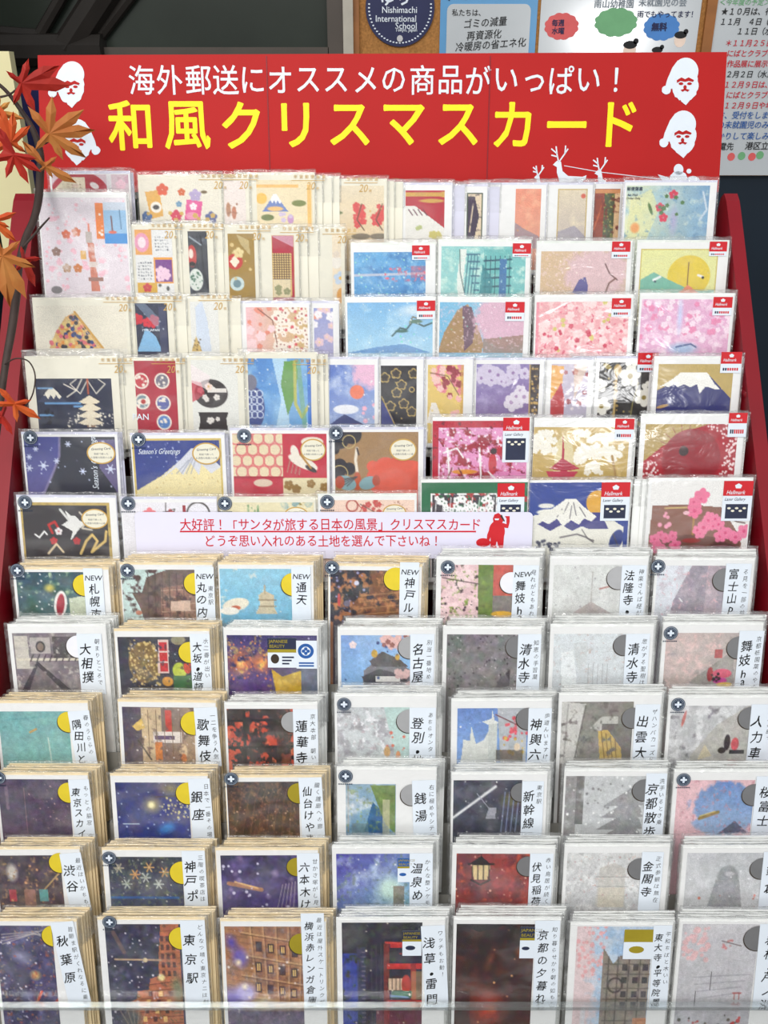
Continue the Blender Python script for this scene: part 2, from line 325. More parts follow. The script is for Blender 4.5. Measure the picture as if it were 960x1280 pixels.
# kindergarten poster, glossy
ks = wrect('poster', 672, -40, 868, 140, .0135, .002, M['lam']); tag(ks, 'glossy white kindergarten poster with red, green and blue cloud shapes', 'poster')
M['kc'] = [mat('red_cloud_print', (218, 92, 92), .4), mat('green_cloud_print', (110, 170, 120), .4), mat('blue_cloud_print', (70, 130, 200), .4)]
for (x, y, rx, ry, i) in ((702, 33, 20, 14, 0), (770, 28, 25, 15, 1), (827, 34, 21, 14, 2)):
    c_ = wall_pt(x, y, .016); k_ = (wall_pt(x+10, y, .016)-c_).length/10; P = []
    for q in range(64): t = q/64*2*math.pi; w_ = 1+.09*abs(math.sin(t*6)); P.append((rx*k_*w_*math.cos(t), ry*k_*w_*math.sin(t)))
    obj('cloud_print', MB().prism(P, 0, .0004).mesh('cloud_print', M['kc'][i]), ks, None, Matrix.Translation((c_.x, WY-.0156, c_.z)) @ Matrix.Rotation(math.pi/2, 4, 'X'))
for s, x, y, h, m_, bo in (('南山幼稚園', 743, -1, 11.5, 'greyink', .01), ('未就園児の会', 799, -3, 11.5, 'greyink', .01), ('雨でもやってます！', 797, 13, 9.5, 'navyink', .01), ('こひつじ', 700, -22, 22, 'ink', .05),
                           ('毎週', 690, 24, 9, 'navyink', .02), ('水曜', 690, 34, 9, 'navyink', .02), ('無料', 815, 28, 11, 'navyink', .04)): wall_text(ks, s, x, y, h, M[m_], .0165, bo)
M['skin'] = mat('pale_skin_print', (240, 216, 200), .5)
for x, y, s_ in ((787, 63, 1), (821, 68, .8), (850, 50, .9)):
    c_ = wall_pt(x, y, .016); k_ = .0018*s_; mb = MB(); mb.disc(0, 0, 7*k_, 8*k_, 0, .0003, 20, 0); mb.disc(0, 5.5*k_, 7.6*k_, 4*k_, .0003, .0006, 20, 1); mb.disc(6*k_, 9*k_, 3*k_, 3*k_, .0003, .0006, 12, 1)
    obj('child_print', mb.mesh('child_print', [M['skin'], M['ink']]), ks, None, Matrix.Translation((c_.x, WY-.0156, c_.z)) @ Matrix.Rotation(math.pi/2, 4, 'X'))
# schedule notice on the right
ns = wrect('notice', 882, -40, 1010, 219, .0135, .002, M['lam']); tag(ns, 'white schedule notice with black, red and blue lines at the top right', 'notice')
for s, x, y, h, m_ in (('＜今年度の予定＞', 900, -2, 9, 'kg'), ('★１０月は、行事のた', 902, 9, 10.5, 'ink'), ('１１月　４日（水）の', 900, 22, 10, 'ink'), ('１１日（水）節', 921, 34, 10, 'ink'), ('＊１１月２５日は雨天', 907, 49, 9.5, 'red'), ('にばとクラブの皆', 909, 62, 9.5, 'red'),
    ('作品展に展示します', 909, 75, 9.5, 'red'), ('１２月２日（水）春のひ', 899, 88, 9.5, 'ink'), ('１２月９日は、幼稚園', 905, 101, 9.5, 'red'), ('にばとクラブの皆', 908, 114, 9.5, 'red'), ('１２月９日や年間は', 905, 127, 9.5, 'red'),
    ('方、受付をします。', 897, 139, 10, 'blueink'), ('の未就園児のみなさ', 897, 151, 10, 'blueink'), ('かりして楽しみましょう', 897, 165, 10, 'blueink'), ('電先', 899, 178, 10, 'ink'), ('港区立南山', 932, 177, 10.5, 'ink')):
    wall_text(ns, s, x, y, h, M['kc'][1] if m_ == 'kg' else M[m_], .0165, .012, 0, .1)
for i, (x, y) in enumerate(((914, 196), (927, 195), (940, 196), (950, 194))):
    c_ = wall_pt(x, y, .016); obj('flower_print', MB().disc(0, 0, .008, .008, 0, .0004, 12).mesh('flower_print', M['kc'][(0, 1, 0, 1)[i]]), ns, None, Matrix.Translation((c_.x, WY-.0156, c_.z)) @ Matrix.Rotation(math.pi/2, 4, 'X'))
# ------------------------------------------------------------------ the red stepped card rack
rk = bpy.data.objects.new('card_rack', None); COL.objects.link(rk); rk.location = (0, 1.0, 0); bpy.context.view_layer.update()
tag(rk, 'tall red stepped display rack holding rows of greeting cards', 'display rack')
def prof(off): # point on the slope line, off metres behind the card faces
    return [(PT[k].y+off, PT[k].z) for k in range(12, 0, -1)]
YB = PT[1].y+0.125
def side_panel(xf, name='side_panel', th=.018):
    zt_ = PT[1].z
    sl = prof(0.012); sl[-1] = (sl[-1][0]-.024, sl[-1][1]-.030); top = (sl[-1][0]+.006, sl[-1][1]+.007)
    P = [(YB, zt_-.14), (YB, 0.0), (sl[0][0]-.10, 0.0), (sl[0][0]-.10, sl[0][1]-.22)]+sl+[(top[0]+.004, top[1]+.004), (top[0]+.016, top[1]+.012), (top[0]+.026, top[1]+.006), (top[0]+.034, top[1]-.02)]
    n = len(P); z0 = P[4][1]; z1 = top[1]
    V = []
    for sd in (0, 1):
        for (y, z) in P: V.append((xf(z)+(th if sd else 0), y, z))
    Fc = [tuple(range(n)), tuple(range(2*n-1, n-1, -1))]+[(i, (i+1) % n, n+(i+1) % n, n+i) for i in range(n)]
    o = obj(name, mesh(name, V, Fc, M['rack']), rk, None, Matrix.Identity(4))
    return o
zt, zb = PT[1].z, PT[12].z
side_panel(lambda z: -.5015+.018*(zt-z)/(zt-zb), th=.030); side_panel(lambda z: .4625+.001*(zt-z)/(zt-zb))
mb = MB(); mb.box(-.470, .460, YB-.008, YB, 0.0, PT[1].z-.15); obj('back_board', mb.mesh('back_board', M['backm']), rk, None, Matrix.Identity(4))  # back board in an even, darker red than the side panels
mb = MB(); mb.box(-.465, .458, PT[12].y-.075, PT[12].y-.065, 0.0, PT[12].z-.24); obj('front_board', mb.mesh('front_board', M['rack']), rk, None, Matrix.Identity(4))
for k in range(1, 13):
    h = HT[k]; O = PT[k]-CU*(h+.0035); xw = (-.459, .460); dp_ = (PT[k-1]-PT[k]).dot(-NN)-.0035 if k > 1 else .050
    lo = -.027 if k == 12 or True else 0
    obj('shelf', MB().box(xw[0], xw[1], -.006, -.001, -dp_, .003).mesh('shelf', M['shelfm']), rk, None, frame_M(O))
    obj('riser', MB().box(xw[0], xw[1], -.001, .05 if k < 7 else .085, -dp_-.0012, -dp_).mesh('riser', M['shelfm']), rk, None, frame_M(O))
M['acrylic'] = mat_glass('clear_acrylic', (.95, .97, .97), (.985, .99, .99), .05, .02); M['acrylic_edge'] = mat_glass('acrylic_edge', (.95, .97, .97), (.9, .92, .92), .15, .4)
a = on_tier(12, 480, 1257, -.010); hh = (a-(PT[12]-CU*(.169))).dot(CU)
mb = MB().box(-.4575, .4495, 0, hh-.004, .0065, .0105, mi=0); mb.box(-.4575, .4495, hh-.004, hh, .0045, .0125, mi=1)
o = obj('front_lip', mb.mesh('front_lip', [M['acrylic'], M['acrylic_edge']]), rk, 'clear acrylic lip along the bottom pocket', frame_M(PT[12]-CU*.169))
for x, y in ((934, 493), (2, 698)):
    p = hit(x, y, PT[6]+Vector((0, .0, 0)), NN) if x < 100 else on_tier(4, x, y, 0.0)
    s_ = MB().tube([p+Vector((0, .012, 0)), p+Vector((0, -.006, .001)), p+Vector((0, -.008, .001))], [.006, .006, .003], 12)
    obj('peg', s_.mesh('peg', M['rack']), rk, None, Matrix.Identity(4))
# ------------------------------------------------------------------ red banner on top of the rack
BN = Vector((0, -math.cos(math.radians(10)), math.sin(math.radians(10)))); BU = Vector((0, math.sin(math.radians(10)), math.cos(math.radians(10))))
BP = PT[1]+Vector((0, .062, 0))
def bpt(px, py): return hit(px, py, BP, BN)
bTL, bTR = bpt(48, 68), bpt(908, 66); bo = bpt(480, 290)
def bl(px, py):
    p = bpt(px, py)-bo; return p.x, p.dot(BU)
ct = [bl(47, 69), bl(909, 65), bl(898, 240), bl(52, 240)]
V = []; Fc = []; NXB = 48
for i in range(NXB+1):
    t = i/NXB
    for j in range(5):
        q = j/4; x = (ct[0][0]*(1-t)+ct[1][0]*t)*(1-q)+(ct[3][0]*(1-t)+ct[2][0]*t)*q; y = (ct[0][1]*(1-t)+ct[1][1]*t)*(1-q)+(ct[3][1]*(1-t)+ct[2][1]*t)*q
        V.append((x, y, -.0005))
for i in range(NXB):
    for j in range(4): a = i*5+j; Fc.append((a, a+1, a+6, a+5))
BM = frame_M(bo, 0, BN, BU)
bn = obj('banner', mesh('banner', V, Fc, M['banner']), None, None, BM); md = bn.modifiers.new('thick', 'SOLIDIFY'); md.thickness = .0012; md.offset = 0
tag(bn, 'wide red paper banner with yellow and white Japanese lettering above the rack', 'banner')
for px in (333, 613):
    mb = MB(); xa, ya = bl(px, 70); xb, yb = bl(px+1, 232); mb.box(xa-.0006, xa+.0006, yb, ya, 0.0002, .0009)
    obj('paper_joint', mb.mesh('paper_joint', M['rack']), bn, None, BM)
mb = MB(); s_px = bl(481, 150)[0]-bl(480, 150)[0]
t = '和風クリスマスカード'
for i, c in enumerate(t):
    mb = MB(); x, y = bl(166+i*67.8+(-4 if i == 0 else 0), 157-i*.15); put_text(mb, c, x, y, 62*s_px, .0004, .017, center=True, sx=.96); obj('yellow_letter', mb.mesh('yellow_letter', M['yellow']), bn, None, BM)
mb = MB(); t = '海外郵送にオススメの商品がいっぱい！'; sp = [177, 212, 248, 282, 316, 350, 385, 420, 457, 492, 528, 563, 598, 633, 668, 702, 736, 770]
for i, c in enumerate(t):
    x, y = bl(sp[i], 100 if c != 'っ' else 104); put_text(mb, c, x, y, 36*s_px, .0004, .008, center=True, sx=.93)
obj('white_lettering', mb.mesh('white_lettering', M['label']), bn, None, BM)
def bx_shape(P, mb, z1=.0008, mi=0): mb.prism([bl(*p) for p in P][::-1], .0002, z1, mi)
def blob(cx, cy, rx, ry, n=36, j=0.0, seed=1, a0=0):
    r_ = random.Random(seed); return [(cx+rx*(1+r_.uniform(-j, j))*math.cos(2*math.pi*i/n+a0), cy+ry*(1+r_.uniform(-j, j))*math.sin(2*math.pi*i/n+a0)) for i in range(n)]
def santa(cx, cy, flip, seed, s=1.0):
    s *= 1.12
    mb = MB(); f = -1 if flip else 1
    g = lambda P: [(cx+f*x*s, cy+y*s) for x, y in P]
    bx_shape(g(blob(0, 6, 15, 20, 40, .05, seed)), mb, .0006)                       # face and beard
    bx_shape(g([(-9, 12), (9, 12), (6, 24), (1, 30), (-4, 26)]), mb, .0007)
    bx_shape(g(blob(1, -8, 14, 15, 30, 0.0, seed)), mb, .0008)                        # hat
    bx_shape(g([(-8, -20), (-14, -12), (-20, 2), (-22, 10), (-15, 12), (-10, -2), (-2, -12)]), mb, .0009)
    bx_shape(g(blob(-21, 13, 5, 5, 16, .06, seed)), mb, .0010)
    bx_shape(g([(-9, 2), (-4, -1), (0, 1), (4, -1), (10, 2), (9, 4), (4, 3), (0, 4), (-5, 3), (-9, 5)]), mb, .0012, 1)
    for x in (-4.5, 5): bx_shape(g(blob(x, 6, 2.6, 1.5, 12)), mb, .0012, 1)
    bx_shape(g(blob(0, 10, 1.8, 2.4, 12)), mb, .0012, 1); bx_shape(g([(-5, 13), (0, 11.5), (5, 13), (3, 15), (0, 13.6), (-3, 15)]), mb, .0012, 1)
    obj('santa_print', mb.mesh('santa_print', [M['label'], M['banner']]), bn, None, BM)
santa(89, 102, False, 3, .98); santa(97, 174, True, 4, .98); santa(856, 98, False, 5); santa(853, 164, False, 6)
def deer(cx, cy, s=1.0):
    mb = MB(); g = lambda P: [(cx+x*s, cy+y*s) for x, y in P]
    bx_shape(g([(-7, -6), (-2, -11), (3, -10), (5, 2), (12, 8), (30, 9), (35, 7), (34, 12), (30, 15), (30, 50), (26, 50), (24, 20), (8, 20), (6, 50), (2, 50), (1, 14), (-2, 4), (-2, -3)]), mb)
    z = .0008
    for k, sx in ((0, 1), (1, .75)):
        p = [(1, -10), (4*sx, -17), (9*sx, -24), (9*sx, -31)]; 
        for a_, b_ in (((0, -10), (-2, -20)), ((-2, -20), (-9, -26)), ((-2, -20), (-3, -29)), ((1, -10), (8, -20)), ((8, -20), (9, -30)), ((8, -20), (12, -26)), ((-1, -16), (-9, -18))):
            a2, b2 = bl(*g([a_])[0]), bl(*g([b_])[0]); d = Vector((b2[0]-a2[0], b2[1]-a2[1])).normalized(); q = Vector((-d.y, d.x))*.0009
            mb.prism([(a2[0]-q.x, a2[1]-q.y), (b2[0]-q.x, b2[1]-q.y), (b2[0]+q.x, b2[1]+q.y), (a2[0]+q.x, a2[1]+q.y)], .0002, z)
        break
    obj('reindeer_print', mb.mesh('reindeer_print', M['label']), bn, None, BM)
deer(698, 212, 1.0); deer(749, 222, .85); deer(672, 226, .65)
mb = MB()
for a_, b_ in (((705, 207), (750, 215)), ((750, 215), (845, 226))):
    a2, b2 = bl(*a_), bl(*b_); mb.prism([(a2[0], a2[1]-.0006), (b2[0], b2[1]-.0006), (b2[0], b2[1]+.0003), (a2[0], a2[1]+.0003)], .0002, .0006)
bx_shape(blob(848, 212, 6, 7), mb); bx_shape(blob(848, 226, 12, 12, 30, .05), mb); bx_shape(blob(861, 214, 3, 3), mb); bx_shape([(822, 218), (836, 222), (838, 245), (832, 245), (828, 226)], mb); bx_shape(blob(866, 230, 10, 10), mb)
obj('sleigh_print', mb.mesh('sleigh_print', M['label']), bn, None, BM)
for x in (150, 800):
    a = bl(x, 235); b = bl(x, 78); obj('banner_stay', MB().box(a[0]-.012, a[0]+.012, a[1]-.12, b[1], -.0075, -.003).mesh('banner_stay', M['dark']), rk, None, BM)
# ------------------------------------------------------------------ card packs
ENV = {'c': 'cream', 'w': 'white', 'p': 'pearl', 'l': 'lilac', 'i': 'ivory'}
_seed = [10]
_cache = {}
def film_mesh(W, H, full, rise, key, thick=False):
    """thin clear sleeve; full = whole front sheet, otherwise only its open top end and right seam"""
    k = (round(W, 3), round(H, 3), full, key, thick)
    if k in _cache: return _cache[k]
    r = random.Random(hash(k) % 9999 if False else int(W*1e4)+int(H*1e4)*7+(3 if full else 0)+key*131)
    m = (.0036 if full else .0026) if (H > .15) else .0026; y1 = H+rise; V = []; Fc = []; mi = []
    y0 = -.001 if full else H-.034
    ys = ([y0, H*.3, H*.5] if full else [y0]) + [H-.026, H-.018, H-.010, H-.003, H, H+rise*.5, y1]
    nx = 14; xs = [-W/2-m]+[-W/2-.0005+(W+.001)*i/(nx-2) for i in range(nx-1)]+[W/2+m]
    ph = r.uniform(0, 9); af = (1.0 if full else .3) if H > .15 else .3
    def z(x, y, t):
        return t+af*(.00012*math.sin(x*170+ph)+.0001*math.sin(y*210+x*90+ph*2)+(r.uniform(-.0003, .0002) if y > H-.004 else 0))
    for side, t in ((0, .0005 if full else (-.0003 if thick else -.0006)), (1, -.0033 if thick else (-.0016 if H > .15 else -.0014))):
        b = len(V)
        for y in ys:
            for x in xs: V.append((x+(r.uniform(-.0004, .0004) if abs(x) > W/2 else 0), y+(r.uniform(-.0009, .0009) if y == y1 else 0), max(z(x, y, t), t-.00003) if side == 0 else min(z(x, y, t), t+.00003)))
        for j in range(len(ys)-1):
            for i in range(nx):
                q = b+j*(nx+1)+i; f = (q, q+1, q+nx+2, q+nx+1); Fc.append(f if side == 0 else f[::-1]); mi.append(1 if ys[j] >= H-.0031 or i in (0, nx-1) else 0)
        if side == 0: pass
    n1 = len(ys)*(nx+1); tp = (len(ys)-1)*(nx+1)
    for i in range(nx): Fc.append((tp+i, tp+i+1, n1+tp+i+1, n1+tp+i)); mi.append(1)       # fold over the top
    for j in range(len(ys)-1):                                                              # seams left and right
        for c in (0, nx): q = j*(nx+1)+c; Fc.append((q, q+nx+1, n1+q+nx+1, n1+q)); mi.append(1)
    me = mesh('clear_sleeve', V, Fc, [M['film'], M['rim']], mi, True); _cache[k] = me; return me
def env_mesh(W, H, e, thick=False):
    H = round(H, 3); k = ('e', round(W, 4), H, e, thick)
    if k not in _cache: _cache[k] = MB().box(-W/2, W/2, 0, H, -.0032 if thick else -.0012, -.0005 if thick else -.0008).mesh('envelope', M[ENV[e]])
    return _cache[k]
def print_mesh(a, fx, fy, z, ybot):
    ny, nx = a.ny, a.nx; C = a.C
    xs = fx(a.X[0]); ys = fy(a.Y[:, 0]); extra = ybot is not None and ybot < ys[-1]-1e-4
    if extra: ys = np.append(ys, ybot); C = np.concatenate([C, C[-1:]], 0); ny += 1
    X, Y = np.meshgrid(xs, ys); V = np.stack([X, Y, np.full(X.shape, z)], -1).reshape(-1, 3).astype(np.float32)
    I = np.arange(ny*nx).reshape(ny, nx); Q = np.stack([I[:-1, :-1], I[1:, :-1], I[1:, 1:], I[:-1, 1:]], -1).reshape(-1, 4)
    me = bpy.data.meshes.new('printed_picture'); me.vertices.add(len(V)); me.vertices.foreach_set('co', V.ravel())
    me.loops.add(Q.size); me.loops.foreach_set('vertex_index', Q.ravel().astype(np.int32)); me.polygons.add(len(Q)); me.polygons.foreach_set('loop_start', np.arange(0, Q.size, 4, dtype=np.int32))
    at = me.color_attributes.new('ink', 'FLOAT_COLOR', 'POINT'); c4 = np.concatenate([lin(C.reshape(-1, 3)), np.ones((ny*nx, 1))], 1).astype(np.float32); at.data.foreach_set('color', c4.ravel())
    me.materials.append(M['print']); me.update(calc_edges=True); return me
def pack(k, L, R, T, label=None, fn=None, art=None, strip=None, seal=None, badge=None, env='c', nb=0, lay=0.0, tilt=0.0, tagm=None,
         oval=None, price=None, face='w', extra=None, W=None, rise=4, sp=.0036, rs=1.5, blabel=None, ub=20, group=None, note=None):
    """one sleeved greeting card; L, R, T are its edges on the card face, everything else is laid out on that face"""
    _seed[0] += 1; sd = _seed[0]; rnd = random.Random(sd)
    tl = on_tier(k, L, T, lay); sx = (on_tier(k, L+50, T, lay)-tl).length/50; sy = (on_tier(k, L, T+40, lay)-tl).length/40
    wv = (R-L)*sx; Wd = (W*sx if W else wv); H = round(HT[k]-(T-TY[k])*sy, 4)
    tr = on_tier(k, R, T, lay); o = tr-RX*(Wd/2)-CU*H
    if W: pass
    Rr = R; cx0 = Rr-(Wd/sx)/2
    X = lambda px: (px-cx0)*sx
    Y = lambda py: H-(py-T)*sy
    Mx = frame_M(o, tilt) if not tilt else (Matrix.Translation(NN*0) @ frame_M(tr-RX*(Wd/2), tilt) @ Matrix.Translation((0, -H, 0)))
    root = bpy.data.objects.new('greeting_card', None); COL.objects.link(root); root.matrix_world = Mx; root.empty_display_size = .02
    tag(root, label or 'greeting card in a clear sleeve', 'greeting card', group)
    def ch(name, me, parent=None, lab=None):
        c = bpy.data.objects.new(name, me); COL.objects.link(c); c.parent = parent or root
        if lab: c['label'] = lab
        return c
    ch('envelope', env_mesh(round(Wd, 3), round(H+3*sx, 3), env))
    fc = MB().box(-Wd/2+.0006, Wd/2-.0006, .001, H, -.0007, 0).mesh('card', M['card'] if face == 'w' else M[ENV.get(face, face)]); ch('card', fc)
    if fn:
        l, t, r, b = art if art else (L+4, T+4, R-4, None)
        b = BOT[k]+6 if (b is None) else b
        a = Art(l, t, r, b, sd); fn(a)
        lu = a.C.mean(-1)/255; g = (.34 if k > 6 else .10)*np.clip(1.15-lu, .12, 1)
        m_ = 1+g*(fbm(a.X, a.Y, 3.2, sd+3, 2)-.5)+g*.8*(fbm(a.X, a.Y, 9, sd+5, 3)-.5); tn = np.stack([fbm(a.X, a.Y, 7, sd+q, 2)-.5 for q in (11, 12, 13)], -1)
        a.C = np.clip(a.C*m_[..., None]+tn*((26 if k > 6 else 6)*np.clip(1.0-1.15*lu, .08, 1))[..., None], 0, 250)
        ch('printed_picture', print_mesh(a, X, Y, .00015, (.006 if (art is None or art[3] is None) else None)))
    ch('clear_sleeve', film_mesh(Wd, H+3*sx, True, (rise if not nb or ub == 0 or k < 7 else 1.8)*sx, sd % 3))
    if badge:
        x, y = X(badge[0]), Y(badge[1]); r = 9.0*sx*(badge[2] if len(badge) > 2 else 1); mb = MB(); z = .0009
        mb.disc(x, y, r, r, z, z+.0001, 28, 0); mb.disc(x, y, r*.88, r*.88, z+.0001, z+.00013, 28, 1); mb.disc(x, y, r*.84, r*.84, z+.00013, z+.00016, 28, 0)
        for i in range(16):
            q = 2*math.pi*i/16; mb.disc(x+r*.66*math.cos(q), y+r*.66*math.sin(q), r*.05, r*.05, z+.00016, z+.0002, 5, 1)
        mb.box(x-r*.46, x+r*.46, y-r*.15, y+r*.15, z+.00016, z+.0002, mi=1); mb.box(x-r*.15, x+r*.15, y-r*.46, y+r*.46, z+.00016, z+.00021, mi=1)
        for i in range(7): mb.prism([(x-r+i*r*.29, y-r*1.28), (x-r+i*r*.29+r*.18, y-r*1.28), (x-r+i*r*.29+r*.18, y-r*1.1), (x-r+i*r*.29, y-r*1.1)], z-.00002, z, 0)
        ch('round_badge', mb.mesh('round_badge', [M['navy'], M['label']]))
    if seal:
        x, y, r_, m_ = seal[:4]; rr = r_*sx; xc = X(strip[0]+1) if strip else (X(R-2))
        mb = MB(); mb.disc(X(x)-.0009, Y(y)-.0009, rr, rr, .0008, .0009, 32, 1, clipx=xc); mb.disc(X(x), Y(y), rr, rr, .0009, .001, 32, 0, clipx=xc)  # offset dark disc paints a drop shadow under the seal
        ch('round_seal', mb.mesh('round_seal', [M[m_], M['shade_and_print']]))
    if strip:
        l, r, t, big, small = strip[:5]; tl_ = strip[5] if len(strip) > 5 else 0; bot = strip[6] if len(strip) > 6 else BOT[k]+8
        ang = math.radians(-tl_) if tl_ else 0.0
        mb = MB(); mb.box(0, (r-l)*sx, -(bot-t)*sy, 0, 0, .00012)
        st = ch('title_strip', mb.mesh('title_strip', M['label']))
        st.matrix_local = Matrix.Translation((X(l), Y(t), .0011)) @ Matrix.Rotation(ang, 4, 'Z')
        mb = MB(); bw = 17.5; segs = big.split('|'); y = t+5; cw = (r-l)*(.33 if small else .5)
        pitch = strip[7] if len(strip) > 7 else {7: 15.5, 8: 17.5, 9: 20, 10: 17, 11: 17, 12: 20}[k]; y += (pitch*.3 if k > 7 else 0)
        if segs[0] == 'NEW':
            put_text(mb, 'NEW', (1)*sx, -(15)*sy, 9.4*sx, .00016, .012, math.radians(rnd.uniform(-3, 3)), .15, 1.0); y = t+18; segs = segs[1:]
        big = ''.join(segs); yy = y+pitch*.5
        for c in big:
            if c in 'ha': h = 15
            elif c in '・': h = 22
            else: h = min(pitch*.94, 17)
            put_text(mb, c, (cw+rnd.uniform(-.8, .8))*sx, -(yy-t)*sy, h*sx, .00016, .012, math.radians(rnd.uniform(-5, 8)), .16, .92, center=True, wob=.02)
            yy += pitch*(.62 if c in '・ha' else 1)
            if yy > bot: break
        ob = bpy.data.objects.new('lettering', mb.mesh('lettering', M['ink'])); COL.objects.link(ob); ob.parent = st
        if small:
            mb = MB(); sp_ = 8.6; yy = t+8+rnd.uniform(0, 3)
            for c in small:
                if c != ' ': put_text(mb, c, ((r-l)*.8+rnd.uniform(-.5, .5))*sx, -(yy-t)*sy, 7.6*sx, .00016, .006, math.radians(rnd.uniform(-6, 6)), .12, .9, res=1, center=True)
                yy += sp_
                if yy > bot-3: break
            if mb.V: ob = bpy.data.objects.new('small_lettering', mb.mesh('small_lettering', M['ink'])); COL.objects.link(ob); ob.parent = st
    if tagm:
        kind, x0, x1, y0, y1 = tagm; z = .0009; mb = MB(); w_ = (x1-x0)
        mb.box(X(x0), X(x1), Y(y1), Y(y0), z, z+.0001, mi=0); ym = y0+(w_*.56 if kind == 'h' else w_*.5)
        mb.box(X(x0), X(x1), Y(ym), Y(y0), z+.0001, z+.0002, mi=1)
        mb.prism([(X(x0+w_*.42), Y(y0+w_*.25)), (X(x0+w_*.58), Y(y0+w_*.25)), (X(x0+w_*.62), Y(y0+w_*.15)), (X(x0+w_*.5), Y(y0+w_*.08)), (X(x0+w_*.38), Y(y0+w_*.15))], z+.0002, z+.00024, 0)
        put_text(mb, 'Hallmark', X(x0+w_*.1), Y(y0+w_*.45), w_*.2*sx, z+.00026, .006, 0, .25, .86, mi=0)
        if kind == 'h':
            for i in range(7): mb.box(X(x0+w_*(.12+.11*i)), X(x0+w_*(.2+.11*i)), Y(ym+(y1-ym)*.75), Y(ym+(y1-ym)*.45), z+.0001, z+.00016, mi=1 if i > 1 else 2)
        else:
            put_text(mb, 'Laser Gallery', X(x0+w_*.06), Y(ym+6), w_*.145*sx, z+.00016, .01, 0, .3, .9, mi=2)
            mb.box(X(x0+w_*.12), X(x1-w_*.12), Y(y1-3), Y(ym+w_*.28), z+.0001, z+.00016, mi=2)
            for q in range(5): mb.disc(X(x0+w_*(.24+.13*q)), Y(ym+w_*(.42+.09*(q % 2))), .0022, .0014, z+.00016, z+.0002, 10, 3)
        ch('brand_tag', mb.mesh('brand_tag', [M['label'], M['redtag'], M['inkb'], M['oval']]))
    if oval:
        x, y, rx, ry = oval; mb = MB(); z = .0009; mb.disc(X(x), Y(y), rx*sx, ry*sx, z, z+.0001, 36, 1); mb.disc(X(x), Y(y), rx*.9*sx, ry*.88*sx, z+.0001, z+.00018, 36, 0)
        put_text(mb, 'Greeting Card', X(x), Y(y-5), rx*.23*sx, z+.0002, .01, .05, .25, 1, center=True, mi=2)
        for i, t_ in enumerate(('和紙で飾った', 'お洒落な和風の心意')): put_text(mb, t_, X(x), Y(y+1+4.5*i), rx*.17*sx, z+.0002, .01, .0, 0, 1, res=1, center=True, mi=2)
        ch('oval_sticker', mb.mesh('oval_sticker', [M['oval'], M['goldink'], M['inkb']]))
    if price:
        x, y = price; mb = MB(); z = .0006
        put_text(mb, '20', X(x), Y(y+14), 13*sx, z, .0, 0, .22, .85); put_text(mb, '枚', X(x+13), Y(y+14), 4*sx, z, .0, 0, 0, 1, res=1)
        for i in range(6): put_text(mb, '年賀郵便葉書'[i], X(x-15+i*7), Y(y+0), 5*sx, z, .01, 0, 0, 1, res=1)
        mb.box(X(x-18), X(x+24), Y(y+3), Y(y+2.3), z, z+.00005)
        ch('gold_price_print', mb.mesh('gold_price_print', M['goldink']))
    if extra: extra(ch, X, Y, sx)
    # the packs standing behind this one in the same pocket
    if nb:
        phi = math.asin(-(ray(480, T)).normalized().z)-BETA; proj = nb*sp*math.sin(phi)/sx; stag = (ub-rise-3-proj)/nb if ub else 1.0
        stag = max(stag, .3)
        bl_ = blabel or ('envelope in a clear sleeve, one of those stacked behind the card '+(note or ''))
        for j in range(1, nb+1):
            q = lay+j*sp
            p = on_tier(k, 480, T, 0); Hj = round(H+(j*stag+rnd.uniform(-.8, .8) if ub else 0)*sx, 3); oo = Mx.translation - NN*(j*sp) + RX*(j*rs+rnd.uniform(-1.2, 1.2))*sx
            b = bpy.data.objects.new('greeting_card', env_mesh(round(Wd, 3), Hj, env, sp > .003)); COL.objects.link(b)
            b.matrix_world = frame_M(oo, rnd.uniform(-.5, .5)+tilt*.5)
            ordn = (['first', 'second', 'third', 'fourth', 'rearmost'] if nb == 5 else ['first', 'second', 'third', 'rearmost'] if nb == 4 else ['first', 'second', 'third'])[j-1] if nb > 1 else ''
            tag(b, (ordn+' '+bl_).strip(), 'greeting card', 'cards behind the '+(note or 'front card'))
            s = bpy.data.objects.new('clear_sleeve', film_mesh(Wd, Hj, False, (rise if j == nb else 1.3)*sx, (sd+j) % 3, sp > .003)); COL.objects.link(s); s.parent = b
            PACKS.append(b)
    PACKS.append(root)
    return root
PACKS = []
# ------------------------------------------------------------------ artwork
NV = (28, 36, 78); GOLD = (200, 168, 92); PK = (238, 178, 196); WH = (242, 242, 242); DK = (30, 28, 36); RD = (190, 38, 52)
def night(c0, c1, n=40):
    def f(a): a.gr(c0, c1).nz((90, 84, 140), 18, .5, .3, 1, .5).dots(n, (235, 228, 240), .9, al=.8); return a
    return f
